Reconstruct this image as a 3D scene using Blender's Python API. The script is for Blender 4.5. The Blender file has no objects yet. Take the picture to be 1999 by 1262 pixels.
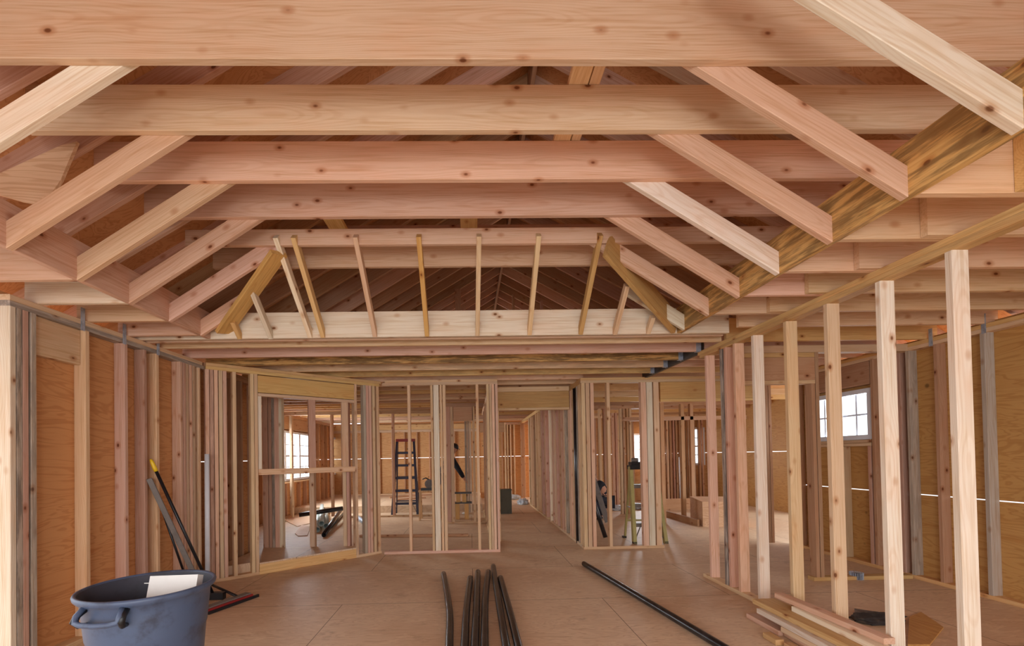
import bpy, bmesh, math, random
from mathutils import Vector, Matrix, noise
random.seed(7)
S = bpy.context.scene
COL = S.collection
W, H = 1999, 1262

# ------------------------------------------------------------------ camera
F, CX, CY, YAW, PIT, ROLL, HC = 868.6, 937.4, 879.5, .0219, .0147, -.018, 1.357
_w = Vector((math.sin(YAW)*math.cos(PIT), math.cos(YAW)*math.cos(PIT), math.sin(PIT)))
_r = Vector((math.cos(YAW), -math.sin(YAW), 0)); _u = _r.cross(_w)
_r, _u = _r*math.cos(ROLL)+_u*math.sin(ROLL), -_r*math.sin(ROLL)+_u*math.cos(ROLL)
EYE = Vector((0, 0, HC))
cd = bpy.data.cameras.new('camera'); cam = bpy.data.objects.new('camera', cd); COL.objects.link(cam)
cd.sensor_fit = 'HORIZONTAL'; cd.sensor_width = 36; cd.lens = F/W*36
cd.shift_x = (W/2-CX)/W; cd.shift_y = (CY-H/2)/W; cd.clip_start = .05; cd.clip_end = 200
M = Matrix.Identity(4)
for i in range(3):
    M[i][0] = _r[i]; M[i][1] = _u[i]; M[i][2] = -_w[i]; M[i][3] = EYE[i]
cam.matrix_world = M
S.camera = cam
def at(px, py, ax, v):
    d = _r*((px-CX)/F)+_u*((CY-py)/F)+_w
    i = 'XYZ'.index(ax); t = (v-EYE[i])/d[i]
    return EYE+d*t

# ------------------------------------------------------------------ materials
def lin(c):
    return tuple((x/255/12.92 if x/255 <= .04045 else ((x/255+.055)/1.055)**2.4) for x in c)
def newmat(name):
    m = bpy.data.materials.new(name); m.use_nodes = True
    nt = m.node_tree; b = nt.nodes['Principled BSDF']; return m, nt, b
class G:
    """small node-graph helper"""
    def __init__(s, nt): s.nt = nt
    def n(s, t, **k):
        x = s.nt.nodes.new(t)
        for a, v in k.items(): setattr(x, a, v)
        return x
    def l(s, a, b): s.nt.links.new(a, b)
    def math(s, op, a, b=None, c=None, clamp=False):
        x = s.n('ShaderNodeMath', operation=op); x.use_clamp = clamp
        for i, v in enumerate((a, b, c)):
            if v is None: continue
            if isinstance(v, (int, float)): x.inputs[i].default_value = v
            else: s.l(v, x.inputs[i])
        return x.outputs[0]
    def vmath(s, op, a, b=None):
        x = s.n('ShaderNodeVectorMath', operation=op)
        for i, v in enumerate((a, b)):
            if v is None: continue
            if isinstance(v, (tuple, list)): x.inputs[i].default_value = v
            else: s.l(v, x.inputs[i])
        return x.outputs[0]
    def noise(s, v, scale, detail=2, rough=.5, dist=0):
        x = s.n('ShaderNodeTexNoise'); s.l(v, x.inputs['Vector'])
        x.inputs['Scale'].default_value = scale; x.inputs['Detail'].default_value = detail
        x.inputs['Roughness'].default_value = rough; x.inputs['Distortion'].default_value = dist
        return x
    def mix(s, f, a, b, mode='MIX'):
        x = s.n('ShaderNodeMix', data_type='RGBA', blend_type=mode)
        for i, v in ((0, f), (6, a), (7, b)):
            if isinstance(v, (int, float)): x.inputs[i].default_value = v
            elif isinstance(v, tuple): x.inputs[i].default_value = (*v[:3], 1)
            else: s.l(v, x.inputs[i])
        return x.outputs[2]
    def ramp(s, f, a, b):
        x = s.n('ShaderNodeMapRange'); x.inputs[1].default_value = a; x.inputs[2].default_value = b
        s.l(f, x.inputs[0]); x.interpolation_type = 'SMOOTHSTEP'; return x.outputs[0]

def lumber_mat():
    """sawn softwood; the board's own axis is Z, tint from the object colour, alpha = weathering"""
    m, nt, b = newmat('sawn_lumber'); g = G(nt)
    tc = g.n('ShaderNodeTexCoord'); oi = g.n('ShaderNodeObjectInfo')
    rnd = oi.outputs['Random']
    cmb = g.n('ShaderNodeCombineXYZ')
    g.l(g.math('MULTIPLY', rnd, 37.), cmb.inputs[0]); g.l(g.math('MULTIPLY', rnd, 91.), cmb.inputs[1]); g.l(g.math('MULTIPLY', rnd, 53.), cmb.inputs[2])
    p = tc.outputs['Object']
    lowv = g.vmath('ADD', g.vmath('MULTIPLY', p, (2.2, 2.2, 1.1)), cmb.outputs[0])
    wob = g.noise(lowv, 1.0, 2)
    off = g.vmath('MULTIPLY', g.vmath('SUBTRACT', wob.outputs['Color'], (.5, .5, .5)), (.10, .10, 0))
    q = g.vmath('ADD', g.vmath('MULTIPLY', p, (1, 1, .015)), off)
    o2 = g.n('ShaderNodeCombineXYZ')
    g.l(g.math('MULTIPLY_ADD', rnd, .12, .02), o2.inputs[0]); g.l(g.math('MULTIPLY_ADD', g.math('FRACT', g.math('MULTIPLY', rnd, 7.3)), .16, -.08), o2.inputs[1])
    q = g.vmath('ADD', q, o2.outputs[0])
    r = g.vmath('LENGTH', q); rl = nt.nodes[-1].outputs['Value'] if False else None
    ln = g.n('ShaderNodeVectorMath', operation='LENGTH'); g.l(q, ln.inputs[0])
    ring = g.math('SINE', g.math('MULTIPLY', ln.outputs['Value'], 760.))
    ring = g.ramp(ring, -.2, 1.0)
    st = g.noise(g.vmath('ADD', g.vmath('MULTIPLY', p, (70, 70, 2.2)), cmb.outputs[0]), 1, 3, .6)
    blot = g.noise(g.vmath('ADD', g.vmath('MULTIPLY', p, (5, 5, 1.6)), cmb.outputs[0]), 1, 3, .6)
    base = oi.outputs['Color']
    c = g.mix(g.math('MULTIPLY', ring, .30), base, g.mix(1., base, (.82, .68, .56), 'MULTIPLY'))
    c = g.mix(g.ramp(st.outputs['Fac'], .42, .72), c, g.mix(1., c, (.86, .78, .68), 'MULTIPLY'))
    c = g.mix(g.math('MULTIPLY', g.ramp(blot.outputs['Fac'], .45, .75), .5), c, g.mix(1., c, (1.04, .86, .76), 'MULTIPLY'))
    c = g.mix(g.math('MULTIPLY', g.ramp(blot.outputs['Fac'], .5, .28), .35), c, g.mix(1., c, (1.12, 1.12, 1.10), 'MULTIPLY'))
    vo = g.n('ShaderNodeTexVoronoi'); vo.feature = 'F1'
    g.l(g.vmath('ADD', g.vmath('MULTIPLY', p, (1, 1, .62)), cmb.outputs[0]), vo.inputs['Vector']); vo.inputs['Scale'].default_value = 7.6
    kn = g.ramp(vo.outputs['Distance'], .23, .08)
    kr = g.math('SINE', g.math('MULTIPLY', vo.outputs['Distance'], 130.))
    c = g.mix(g.math('MULTIPLY', kn, .62), c, g.mix(1., base, (.62, .36, .20), 'MULTIPLY'))
    c = g.mix(g.ramp(vo.outputs['Distance'], .10, .045), c, g.mix(1., base, (.26, .12, .06), 'MULTIPLY'))
    # blue-grey weathering driven by alpha
    wn = g.noise(g.vmath('ADD', g.vmath('MULTIPLY', p, (26, 26, 2.5)), cmb.outputs[0]), 1, 4, .7)
    wf = g.math('MULTIPLY', g.ramp(wn.outputs['Fac'], .40, .58), g.math('SUBTRACT', 1., oi.outputs['Alpha']), clamp=True)
    c = g.mix(wf, c, g.mix(1., base, (.26, .24, .24), 'MULTIPLY'))
    g.l(c, b.inputs['Base Color']); b.inputs['Roughness'].default_value = .62
    b.inputs['Specular IOR Level'].default_value = .28
    bp = g.n('ShaderNodeBump'); bp.inputs['Strength'].default_value = .12; bp.inputs['Distance'].default_value = .002
    g.l(st.outputs['Fac'], bp.inputs['Height']); g.l(bp.outputs[0], b.inputs['Normal'])
    return m

def ply_mat(name, col, along, dark=(.62, .42, .26), scale=1.0):
    m, nt, b = newmat(name); g = G(nt)
    tc = g.n('ShaderNodeTexCoord'); p = tc.outputs['Object']
    sc = [9, 9, 9]; sc[along] = 1.3
    q = g.vmath('MULTIPLY', p, tuple(x*scale for x in sc))
    a = g.noise(q, .55, 3, .55, 1.2)
    lines = g.math('SINE', g.math('MULTIPLY', a.outputs['Fac'], 75.))
    fine = g.noise(g.vmath('MULTIPLY', p, tuple((90 if i != along else 5) for i in range(3))), 1, 2)
    sheet = g.n('ShaderNodeTexVoronoi'); sheet.feature = 'F1'; g.l(p, sheet.inputs['Vector']); sheet.inputs['Scale'].default_value = .7
    c = g.mix(g.math('MULTIPLY', g.ramp(lines, .1, 1.), .36), lin(col), tuple(x*y for x, y in zip(lin(col), dark)))
    c = g.mix(g.math('MULTIPLY', g.ramp(a.outputs['Fac'], .55, .8), .6), c, g.mix(1., c, (.80, .62, .44), 'MULTIPLY'))
    c = g.mix(g.math('MULTIPLY', g.ramp(fine.outputs['Fac'], .5, .8), .4), c, g.mix(1., c, (.8, .7, .6), 'MULTIPLY'))
    vo = g.n('ShaderNodeTexVoronoi'); g.l(p, vo.inputs['Vector']); vo.inputs['Scale'].default_value = 2.6
    c = g.mix(g.math('MULTIPLY', g.ramp(vo.outputs['Distance'], .09, .04), .8), c, tuple(x*.25 for x in lin(col)))
    g.l(c, b.inputs['Base Color']); b.inputs['Roughness'].default_value = .6; b.inputs['Specular IOR Level'].default_value = .25
    return m

def floor_mat():
    m, nt, b = newmat('subfloor_plywood'); g = G(nt)
    tc = g.n('ShaderNodeTexCoord'); p = tc.outputs['Object']
    br = g.n('ShaderNodeTexBrick'); br.offset = .5; br.inputs['Scale'].default_value = 1
    br.inputs['Brick Width'].default_value = 2.44; br.inputs['Row Height'].default_value = 1.22
    br.inputs['Mortar Size'].default_value = .0035; br.inputs['Mortar Smooth'].default_value = .1
    br.inputs['Color1'].default_value = (.30, .30, .30, 1); br.inputs['Color2'].default_value = (.75, .75, .75, 1); br.inputs['Mortar'].default_value = (0, 0, 0, 1)
    g.l(g.vmath('ADD', p, (1.22+24.4, 12.2-4.20+12.2, 0)), br.inputs['Vector'])
    q = g.vmath('MULTIPLY', p, (1.1, 8., 1.))
    q = g.vmath('ADD', q, g.vmath('MULTIPLY', br.outputs['Color'], (13., 29., 3.)))
    a = g.noise(q, .9, 3, .55, .8)
    lines = g.math('SINE', g.math('MULTIPLY', a.outputs['Fac'], 120.))
    base = lin((228, 200, 168))
    c = g.mix(g.math('MULTIPLY', g.ramp(lines, 0, 1.), .30), base, lin((172, 124, 84)))
    big = g.noise(p, .55, 3, .55)
    c = g.mix(g.math('MULTIPLY', g.ramp(big.outputs['Fac'], .42, .62), .55), c, lin((202, 164, 130)))
    sc = g.noise(g.vmath('MULTIPLY', p, (2.2, 5.5, 1.)), 1.6, 4, .62, 1.5)
    c = g.mix(g.math('MULTIPLY', g.ramp(sc.outputs['Fac'], .56, .60), .38), c, lin((236, 210, 178)))
    dirt = g.noise(g.vmath('MULTIPLY', p, (1.4, 2.4, 1.)), 2.3, 5, .68)
    c = g.mix(g.math('MULTIPLY', g.ramp(dirt.outputs['Fac'], .56, .74), .5), c, lin((160, 124, 96)))
    f2 = g.noise(g.vmath('MULTIPLY', p, (8, 120, 1)), 1, 2)
    c = g.mix(g.math('MULTIPLY', g.ramp(f2.outputs['Fac'], .5, .8), .25), c, lin((160, 115, 80)))
    seam = g.math('SUBTRACT', 1., br.outputs['Fac'])
    c = g.mix(g.math('MULTIPLY', br.outputs['Fac'], .75), c, lin((92, 62, 40)))
    g.l(c, b.inputs['Base Color']); b.inputs['Roughness'].default_value = .55; b.inputs['Specular IOR Level'].default_value = .3
    return m

def plain(name, col, rough=.5, metal=0., spec=.5, mott=0., msc=6., mcol=None, bump=0.):
    m, nt, b = newmat(name); g = G(nt)
    b.inputs['Roughness'].default_value = rough; b.inputs['Metallic'].default_value = metal; b.inputs['Specular IOR Level'].default_value = spec
    tc = g.n('ShaderNodeTexCoord'); nz = g.noise(tc.outputs['Object'], msc, 5, .65)
    mc = mcol or tuple(x*.6 for x in col)
    c = g.mix(g.math('MULTIPLY', g.ramp(nz.outputs['Fac'], .45, .68), mott), lin(col), lin(mc))
    g.l(c, b.inputs['Base Color'])
    if bump:
        bp = g.n('ShaderNodeBump'); bp.inputs['Strength'].default_value = bump; bp.inputs['Distance'].default_value = .003
        g.l(nz.outputs['Fac'], bp.inputs['Height']); g.l(bp.outputs[0], b.inputs['Normal'])
    return m

LUM = lumber_mat()
PLY_WALL = ply_mat('wall_sheathing_plywood', (206, 148, 96), 1)
PLY_WALLX = ply_mat('cross_wall_sheathing_plywood', (208, 158, 106), 0)
PLY_R = ply_mat('right_sheathing_plywood', (200, 152, 90), 1)
PLY_ROOF = ply_mat('roof_deck_plywood', (206, 150, 104), 0)
PLY_SCRAP = ply_mat('scrap_plywood', (222, 182, 146), 0)
FLOOR = floor_mat()
BLACKPIPE = plain('black_abs_plastic', (24, 22, 26), .28, mott=.5, msc=14, mcol=(62, 58, 60), spec=.6)
BIN = plain('blue_grey_bin_plastic', (76, 90, 116), .42, mott=.8, msc=6, mcol=(50, 52, 64), spec=.5, bump=.15)
BININ = plain('dark_bin_interior', (62, 64, 76), .6, mott=.5, msc=8, mcol=(46, 44, 52))
PAPER = plain('white_box_board', (235, 232, 226), .7, mott=.2, mcol=(210, 205, 198))
GALV = plain('galvanised_steel', (176, 184, 198), .4, .35, mott=.5, msc=20, mcol=(105, 112, 125))
STEEL = plain('dark_steel_strip', (70, 62, 55), .5, .3, mott=.6, mcol=(40, 34, 30))
BLACK = plain('black_plastic', (20, 20, 24), .4, mott=.3, mcol=(40, 40, 46))
GREYPL = plain('grey_painted_handle', (120, 112, 106), .5, mott=.5, mcol=(80, 72, 66))
YEL = plain('yellow_plastic', (236, 196, 30), .4, mott=.2)
RED = plain('red_rubber', (150, 30, 28), .5, mott=.3)
PVC = plain('white_pvc', (222, 224, 230), .3, mott=.1)
GREYPIPE = plain('pale_green_grey_pipe', (196, 206, 200), .35, mott=.3, mcol=(150, 160, 158))
PIPEIN = plain('pipe_inside_brown', (120, 96, 44), .6)
NAVY = plain('navy_fibreglass', (38, 34, 62), .4, mott=.3, mcol=(24, 20, 40))
REDCAP = plain('red_ladder_top', (140, 36, 30), .45, mott=.2)
YELFIB = plain('yellow_green_fibreglass', (178, 166, 104), .45, mott=.4, mcol=(138, 124, 70))
VINYL = plain('white_vinyl', (226, 230, 240), .4, mott=.1)
CLOTH = plain('black_jacket_cloth', (22, 24, 32), .85, mott=.5, mcol=(40, 42, 54))
JEANS = plain('dark_denim', (34, 38, 50), .85, mott=.4, mcol=(54, 60, 74))
SKIN = plain('skin', (206, 152, 124), .55, mott=.2, mcol=(186, 128, 104))
HAIR = plain('brown_hair', (62, 38, 28), .7, mott=.4)
BAG = plain('crumpled_clear_bag', (196, 202, 208), .3, mott=.8, msc=18, mcol=(130, 138, 146), bump=.6)
BOXG = plain('dark_olive_box', (84, 80, 62), .6, mott=.4)
DARKSCRAP = plain('charred_dark_scrap', (46, 40, 38), .8, mott=.8, msc=12, mcol=(96, 84, 74), bump=.5)
def glass():
    m, nt, b = newmat('window_glass'); g = G(nt)
    nt.nodes.remove(b); out = nt.nodes['Material Output']
    tr = g.n('ShaderNodeBsdfTransparent'); gl = g.n('ShaderNodeBsdfGlossy'); gl.inputs['Roughness'].default_value = .02
    mx = g.n('ShaderNodeMixShader'); mx.inputs[0].default_value = .05; g.l(tr.outputs[0], mx.inputs[1]); g.l(gl.outputs[0], mx.inputs[2])
    tr.inputs[0].default_value = (.93, .96, .97, 1); g.l(mx.outputs[0], out.inputs[0]); return m
GLASS = glass()

# ------------------------------------------------------------------ object helpers
def link(name, me, mat=None, parent=None):
    o = bpy.data.objects.new(name, me); COL.objects.link(o)
    if mat is not None and me is not None: me.materials.append(mat)
    if parent is not None: o.parent = parent
    return o
def tag(o, label=None, cat=None, group=None, kind=None):
    if label: o['label'] = label
    if cat: o['category'] = cat
    if group: o['group'] = group
    if kind: o['kind'] = kind
    return o
def empty(name, loc, rz=0):
    o = bpy.data.objects.new(name, None); COL.objects.link(o); o.location = loc; o.rotation_euler = (0, 0, rz)
    o.empty_display_size = .1; return o

TINT = dict(pink=(228, 184, 152), tan=(224, 188, 146), yel=(224, 180, 118), pale=(238, 218, 190), grey=(188, 170, 148), brn=(198, 152, 112), warm=(230, 190, 146), gold=(214, 168, 100), dim=(194, 152, 116), dpink=(208, 162, 134))
MIXES = ['pink', 'tan', 'warm', 'pink', 'tan', 'yel', 'pale']
AUTO = {}          # group key -> list of (object, label template, category, group)
def board(name, p0, p1, wide, thin, wdir, tint=None, worn=0., c0=0., c1=0., parent=None, mat=None, crook=0.):
    """one sawn board from p0 to p1 (centre line); wide side lies along wdir; c0/c1 slope the end cuts"""
    p0 = Vector(p0); p1 = Vector(p1); z = (p1-p0); L = z.length; z.normalize()
    y = Vector(wdir); y = (y-z*y.dot(z)).normalized(); x = y.cross(z)
    bm = bmesh.new(); a, b_ = thin/2, wide/2; ch = min(.0025, thin*.2)
    prof = [(-a+ch, -b_), (a-ch, -b_), (a, -b_+ch), (a, b_-ch), (a-ch, b_), (-a+ch, b_), (-a, b_-ch), (-a, -b_+ch)]
    n = 8 if crook else 1
    rings = []
    for k in range(n+1):
        t = k/n; zz = t*L; ox = crook*math.sin(t*math.pi)*1.0
        rings.append([bm.verts.new((px+ox, py, zz+(c0*py if k == 0 else 0)+(c1*py if k == n else 0))) for px, py in prof])
    for k in range(n):
        for i in range(8):
            bm.faces.new((rings[k][i], rings[k][(i+1) % 8], rings[k+1][(i+1) % 8], rings[k+1][i]))
    bm.faces.new(list(reversed(rings[0]))); bm.faces.new(rings[-1])
    me = bpy.data.meshes.new(name); bm.to_mesh(me); bm.free()
    o = link(name, me, mat or LUM, parent)
    mw = Matrix.Identity(4)
    for i in range(3):
        mw[i][0] = x[i]; mw[i][1] = y[i]; mw[i][2] = z[i]; mw[i][3] = p0[i]
    if parent is None: o.matrix_world = mw
    else:
        bpy.context.view_layer.update(); o.matrix_world = mw if parent is None else mw
        o.matrix_parent_inverse = Matrix.Identity(4); o.matrix_basis = parent.matrix_world.inverted() @ mw
    t = tint or random.choice(MIXES)
    c = TINT[t] if isinstance(t, str) else t
    j = random.uniform(.94, 1.05)
    r, g_, bb = lin(tuple(min(250, v*j) for v in c))
    o.color = (r*.97, g_*random.uniform(.99, 1.05), bb*random.uniform(1.04, 1.20), 1-worn)
    return o
def box_board(name, x0, x1, y0, y1, z0, z1, **k):
    d = [x1-x0, y1-y0, z1-z0]; i = d.index(max(d)); rest = [j for j in range(3) if j != i]
    c = [(x0+x1)/2, (y0+y1)/2, (z0+z1)/2]; lo = (x0, y0, z0); hi = (x1, y1, z1)
    p0 = list(c); p1 = list(c); p0[i] = lo[i]; p1[i] = hi[i]
    wi = rest[0] if d[rest[0]] >= d[rest[1]] else rest[1]; ti = rest[0] if wi == rest[1] else rest[1]
    wd = [0, 0, 0]; wd[wi] = 1
    return board(name, p0, p1, d[wi], d[ti], wd, **k)
def auto(key, o, template, cat, group):
    AUTO.setdefault(key, []).append((o, template, cat, group)); return o
ORD = ['', 'first', 'second', 'third', 'fourth', 'fifth', 'sixth', 'seventh', 'eighth', 'ninth', 'tenth', 'eleventh', 'twelfth', 'thirteenth', 'fourteenth', 'fifteenth', 'sixteenth', 'seventeenth', 'eighteenth', 'nineteenth', 'twentieth']
def ordinal(n):
    if n <= 20: return ORD[n]
    t = ['', '', 'twenty', 'thirty', 'forty'][n//10]; u = n % 10
    return (t[:-1]+'ieth') if u == 0 else t+'-'+ORD[u]

def mesh_boxes(name, boxes, mat, parent=None):
    bm = bmesh.new()
    for x0, x1, y0, y1, z0, z1 in boxes:
        v = [bm.verts.new((x, y, z)) for x in (x0, x1) for y in (y0, y1) for z in (z0, z1)]
        for f in ((0, 1, 3, 2), (4, 6, 7, 5), (0, 4, 5, 1), (2, 3, 7, 6), (0, 2, 6, 4), (1, 5, 7, 3)):
            bm.faces.new([v[i] for i in f])
    bmesh.ops.recalc_face_normals(bm, faces=bm.faces)
    me = bpy.data.meshes.new(name); bm.to_mesh(me); bm.free(); return link(name, me, mat, parent)
def prism(name, pts, z0, z1, mat, parent=None, axis='Z'):
    bm = bmesh.new(); f = lambda p, z: (p[0], p[1], z) if axis == 'Z' else ((p[0], z, p[1]) if axis == 'Y' else (z, p[0], p[1]))
    a = [bm.verts.new(f(p, z0)) for p in pts]; b = [bm.verts.new(f(p, z1)) for p in pts]; n = len(pts)
    bm.faces.new(a); bm.faces.new(list(reversed(b)))
    for i in range(n): bm.faces.new((a[i], b[i], b[(i+1) % n], a[(i+1) % n]))
    bmesh.ops.recalc_face_normals(bm, faces=bm.faces)
    me = bpy.data.meshes.new(name); bm.to_mesh(me); bm.free(); return link(name, me, mat, parent)
def tube(name, pts, rad, mat, parent=None, seg=20, hollow=0., cap=True, smooth=True):
    """round bar or pipe along pts (rad: number or list); hollow = wall thickness of an open pipe"""
    pts = [Vector(p) for p in pts]; n = len(pts); rads = rad if isinstance(rad, (list, tuple)) else [rad]*n
    bm = bmesh.new(); up = Vector((0, 0, 1)); rings = []; inner = []
    for i, p in enumerate(pts):
        t = (pts[min(i+1, n-1)]-pts[max(i-1, 0)]).normalized()
        if abs(t.dot(up)) > .95: up = Vector((1, 0, 0)) if abs(t.x) < .9 else Vector((0, 1, 0))
        s = t.cross(up).normalized(); q = s.cross(t).normalized(); up = q
        rings.append([bm.verts.new(p+(s*math.cos(a)+q*math.sin(a))*rads[i]) for a in [2*math.pi*k/seg for k in range(seg)]])
        if hollow: inner.append([bm.verts.new(p+(s*math.cos(a)+q*math.sin(a))*(rads[i]-hollow)) for a in [2*math.pi*k/seg for k in range(seg)]])
    for i in range(n-1):
        for k in range(seg):
            f = bm.faces.new((rings[i][k], rings[i][(k+1) % seg], rings[i+1][(k+1) % seg], rings[i+1][k])); f.smooth = smooth
            if hollow:
                f = bm.faces.new((inner[i][(k+1) % seg], inner[i][k], inner[i+1][k], inner[i+1][(k+1) % seg])); f.smooth = smooth
    for e in (0, n-1):
        if hollow:
            for k in range(seg): bm.faces.new((rings[e][k], inner[e][k], inner[e][(k+1) % seg], rings[e][(k+1) % seg]))
        elif cap: bm.faces.new(rings[e])
    bmesh.ops.recalc_face_normals(bm, faces=bm.faces)
    me = bpy.data.meshes.new(name); bm.to_mesh(me); bm.free(); return link(name, me, mat, parent)
def lathe(name, prof, mat, parent=None, seg=64, loc=(0, 0, 0)):
    bm = bmesh.new(); rings = []
    for r, z in prof: rings.append([bm.verts.new((r*math.cos(2*math.pi*k/seg), r*math.sin(2*math.pi*k/seg), z)) for k in range(seg)])
    for i in range(len(rings)-1):
        for k in range(seg):
            f = bm.faces.new((rings[i][k], rings[i][(k+1) % seg], rings[i+1][(k+1) % seg], rings[i+1][k])); f.smooth = True
    me = bpy.data.meshes.new(name); bm.to_mesh(me); bm.free(); o = link(name, me, mat, parent); o.location = loc; return o

PLT = 2.391          # underside of the top plates
TOP = 2.467          # top of the top plates, underside of the ceiling joists
T = .038

# ------------------------------------------------------------------ floor and shell (structure)
fl = mesh_boxes('floor', [(-5.2, 7.4, -1.6, 18.0, -.25, 0)], FLOOR); tag(fl, 'bare plywood subfloor with sheet seams and scuffs', 'floor', kind='structure')
XL, XLE = -2.964, -3.053
XR = 2.525
XE = 4.62
DL = 6.33            # front face of the far left partition
DR = 6.35
GAP = (1.352, 1.362)
def sheet_wall(name, axis, c0, c1, a0, a1, z0, z1, seam, holes, mat, label):
    """vertical sheathing with a thin open seam and window holes; axis 'X' = plane across X"""
    bx = []
    def add(u0, u1, v0, v1):
        if u1-u0 < .001 or v1-v0 < .001: return
        bx.append((c0, c1, u0, u1, v0, v1) if axis == 'X' else (u0, u1, c0, c1, v0, v1))
    vs = [(z0, seam[0]), (seam[1], z1)] if seam else [(z0, z1)]
    cuts = sorted(set([a0, a1]+[h[0] for h in holes]+[h[1] for h in holes]))
    for u0, u1 in zip(cuts[:-1], cuts[1:]):
        hs = [h for h in holes if h[0] <= u0+1e-6 and h[1] >= u1-1e-6]
        for v0, v1 in vs:
            if not hs: add(u0, u1, v0, v1)
            else:
                h = hs[0]
                add(u0, u1, v0, min(v1, h[2])); add(u0, u1, max(v0, h[3]), v1)
    o = mesh_boxes(name, bx, mat); tag(o, label, 'wall', kind='structure'); return o
sheet_wall('wall_left', 'X', -3.066, -3.054, 2.93, 5.0, 0, 2.50, None, [], PLY_WALL, 'orange plywood sheathing behind the studs of the near left wall')
sheet_wall('wall_left_rear', 'X', -3.066, -3.054, 5.0, 6.45, 0, 2.50, GAP, [], PLY_WALL, 'plywood of the left outer wall behind the diagonal partition')
sheet_wall('wall_front', 'Y', -1.45, -1.438, -4.6, 5.8, 2.5, 5.2, None, [], PLY_WALLX, 'plywood gable above the open front behind the camera')  # panel added out of view to block sky light from the attic
sheet_wall('wall_right', 'X', 4.710, 4.722, -.4, 6.34, 0, 2.50, (.874, .884), [(5.06, 6.02, 1.48, 2.08)], PLY_R, 'golden plywood sheathing of the right outer wall with a light gap')
sheet_wall('wall_far_left', 'X', -4.46, -4.448, 6.47, 16.2, 0, 2.50, GAP, [(9.75, 12.45, .86, 2.06), (14.2, 15.6, .86, 2.06)], PLY_WALL, 'plywood of the outer wall with the big windows in the far left room')
sheet_wall('wall_rear_left', 'Y', 14.6, 14.612, -4.46, .30, .17, 2.50, GAP, [], PLY_WALLX, 'orange plywood rear wall behind the dark stepladder')
sheet_wall('wall_rear_corridor', 'Y', 14.62, 14.632, .3, 2.2, 0, 2.50, GAP, [], PLY_WALLX, 'dim plywood wall closing the end of the corridor')
sheet_wall('wall_rear_right', 'Y', 12.9, 12.912, 1.7, 7.0, 0, 2.719, GAP, [(4.72, 5.25, 1.02, 1.95), (6.35, 6.85, 1.0, 2.1)], PLY_WALLX, 'plywood rear wall of the far right room with narrow windows')
sheet_wall('wall_far_right', 'X', 7.0, 7.012, 9.35, 12.9, 0, 2.719, GAP, [], PLY_R, 'plywood outer wall far right')
sheet_wall('wall_jog_left', 'Y', 6.45, 6.462, -4.46, -3.054, 0, 2.50, GAP, [], PLY_WALLX, 'plywood return wall between the left rooms')
# raised floor in the far left room
st = prism('floor_step', [(-4.44, 11.2), (.28, 11.2), (.28, 14.58), (-4.44, 14.58)], .001, .17, FLOOR); tag(st, 'low raised plywood floor behind the dark stepladder', 'floor', kind='structure')

gr = mesh_boxes('ground', [(-60, 60, -60, 80, -.45, -.35)], plain('pale_ground', (196, 196, 196), .9, mott=.3, msc=.5, mcol=(170, 168, 164))); tag(gr, 'pale ground outside the house', 'ground', kind='structure')
# roof: a real gable, deck on rafters, ridge along Y
RX = .62
def roof_z(x):
    return 2.56+.60*(x+3.05) if x <= RX else 2.56+.60*(RX+3.05)-.55*(x-RX)
def roof_deck(xa, xb, ya, yb):
    bm = bmesh.new(); t = .014; h = .215
    if True:
        v = []
        for y in (ya, yb):
            for x in (xa, xb): v.append((x, y, roof_z(x)+h)); v.append((x, y, roof_z(x)+h+t))
        vv = [bm.verts.new(p) for p in v]
        for f in ((0, 2, 6, 4), (1, 5, 7, 3), (0, 1, 3, 2), (4, 6, 7, 5), (0, 4, 5, 1), (2, 3, 7, 6)): bm.faces.new([vv[i] for i in f])
    bmesh.ops.recalc_face_normals(bm, faces=bm.faces)
    me = bpy.data.meshes.new('ceiling'); bm.to_mesh(me); bm.free(); return link('ceiling', me, PLY_ROOF)
for q, lb in (((-3.75, RX, -1.45, 6.45), 'left slope of the plywood roof deck'), ((-3.06, RX, 6.45, 14.7), 'left slope of the roof deck over the rear rooms'), ((RX, 5.05, -1.45, 6.3), 'right slope of the plywood roof deck'), ((RX, 4.3, 6.3, 14.7), 'right slope of the roof deck over the rear rooms')):
    tag(roof_deck(*q), lb, 'ceiling', kind='structure')
sheet_wall('wall_gable', 'Y', 14.7, 14.712, -3.6, 5.2, 2.5, 4.9, None, [], PLY_WALLX, 'plywood gable end at the back of the attic')
rb = [(-1.4, 4.4), (4.4, 7.4)]
lid = mesh_boxes('ceiling_far_right', [(4.2, 7.1, 6.36, 13.0, 2.72, 2.74)], PLY_ROOF); tag(lid, 'deck over the far right room', 'ceiling', kind='structure')
lid = mesh_boxes('ceiling_far_left', [(-4.6, -2.95, 6.47, 16.2, 2.72, 2.74)], PLY_ROOF); tag(lid, 'deck over the far left room', 'ceiling', kind='structure')

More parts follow.
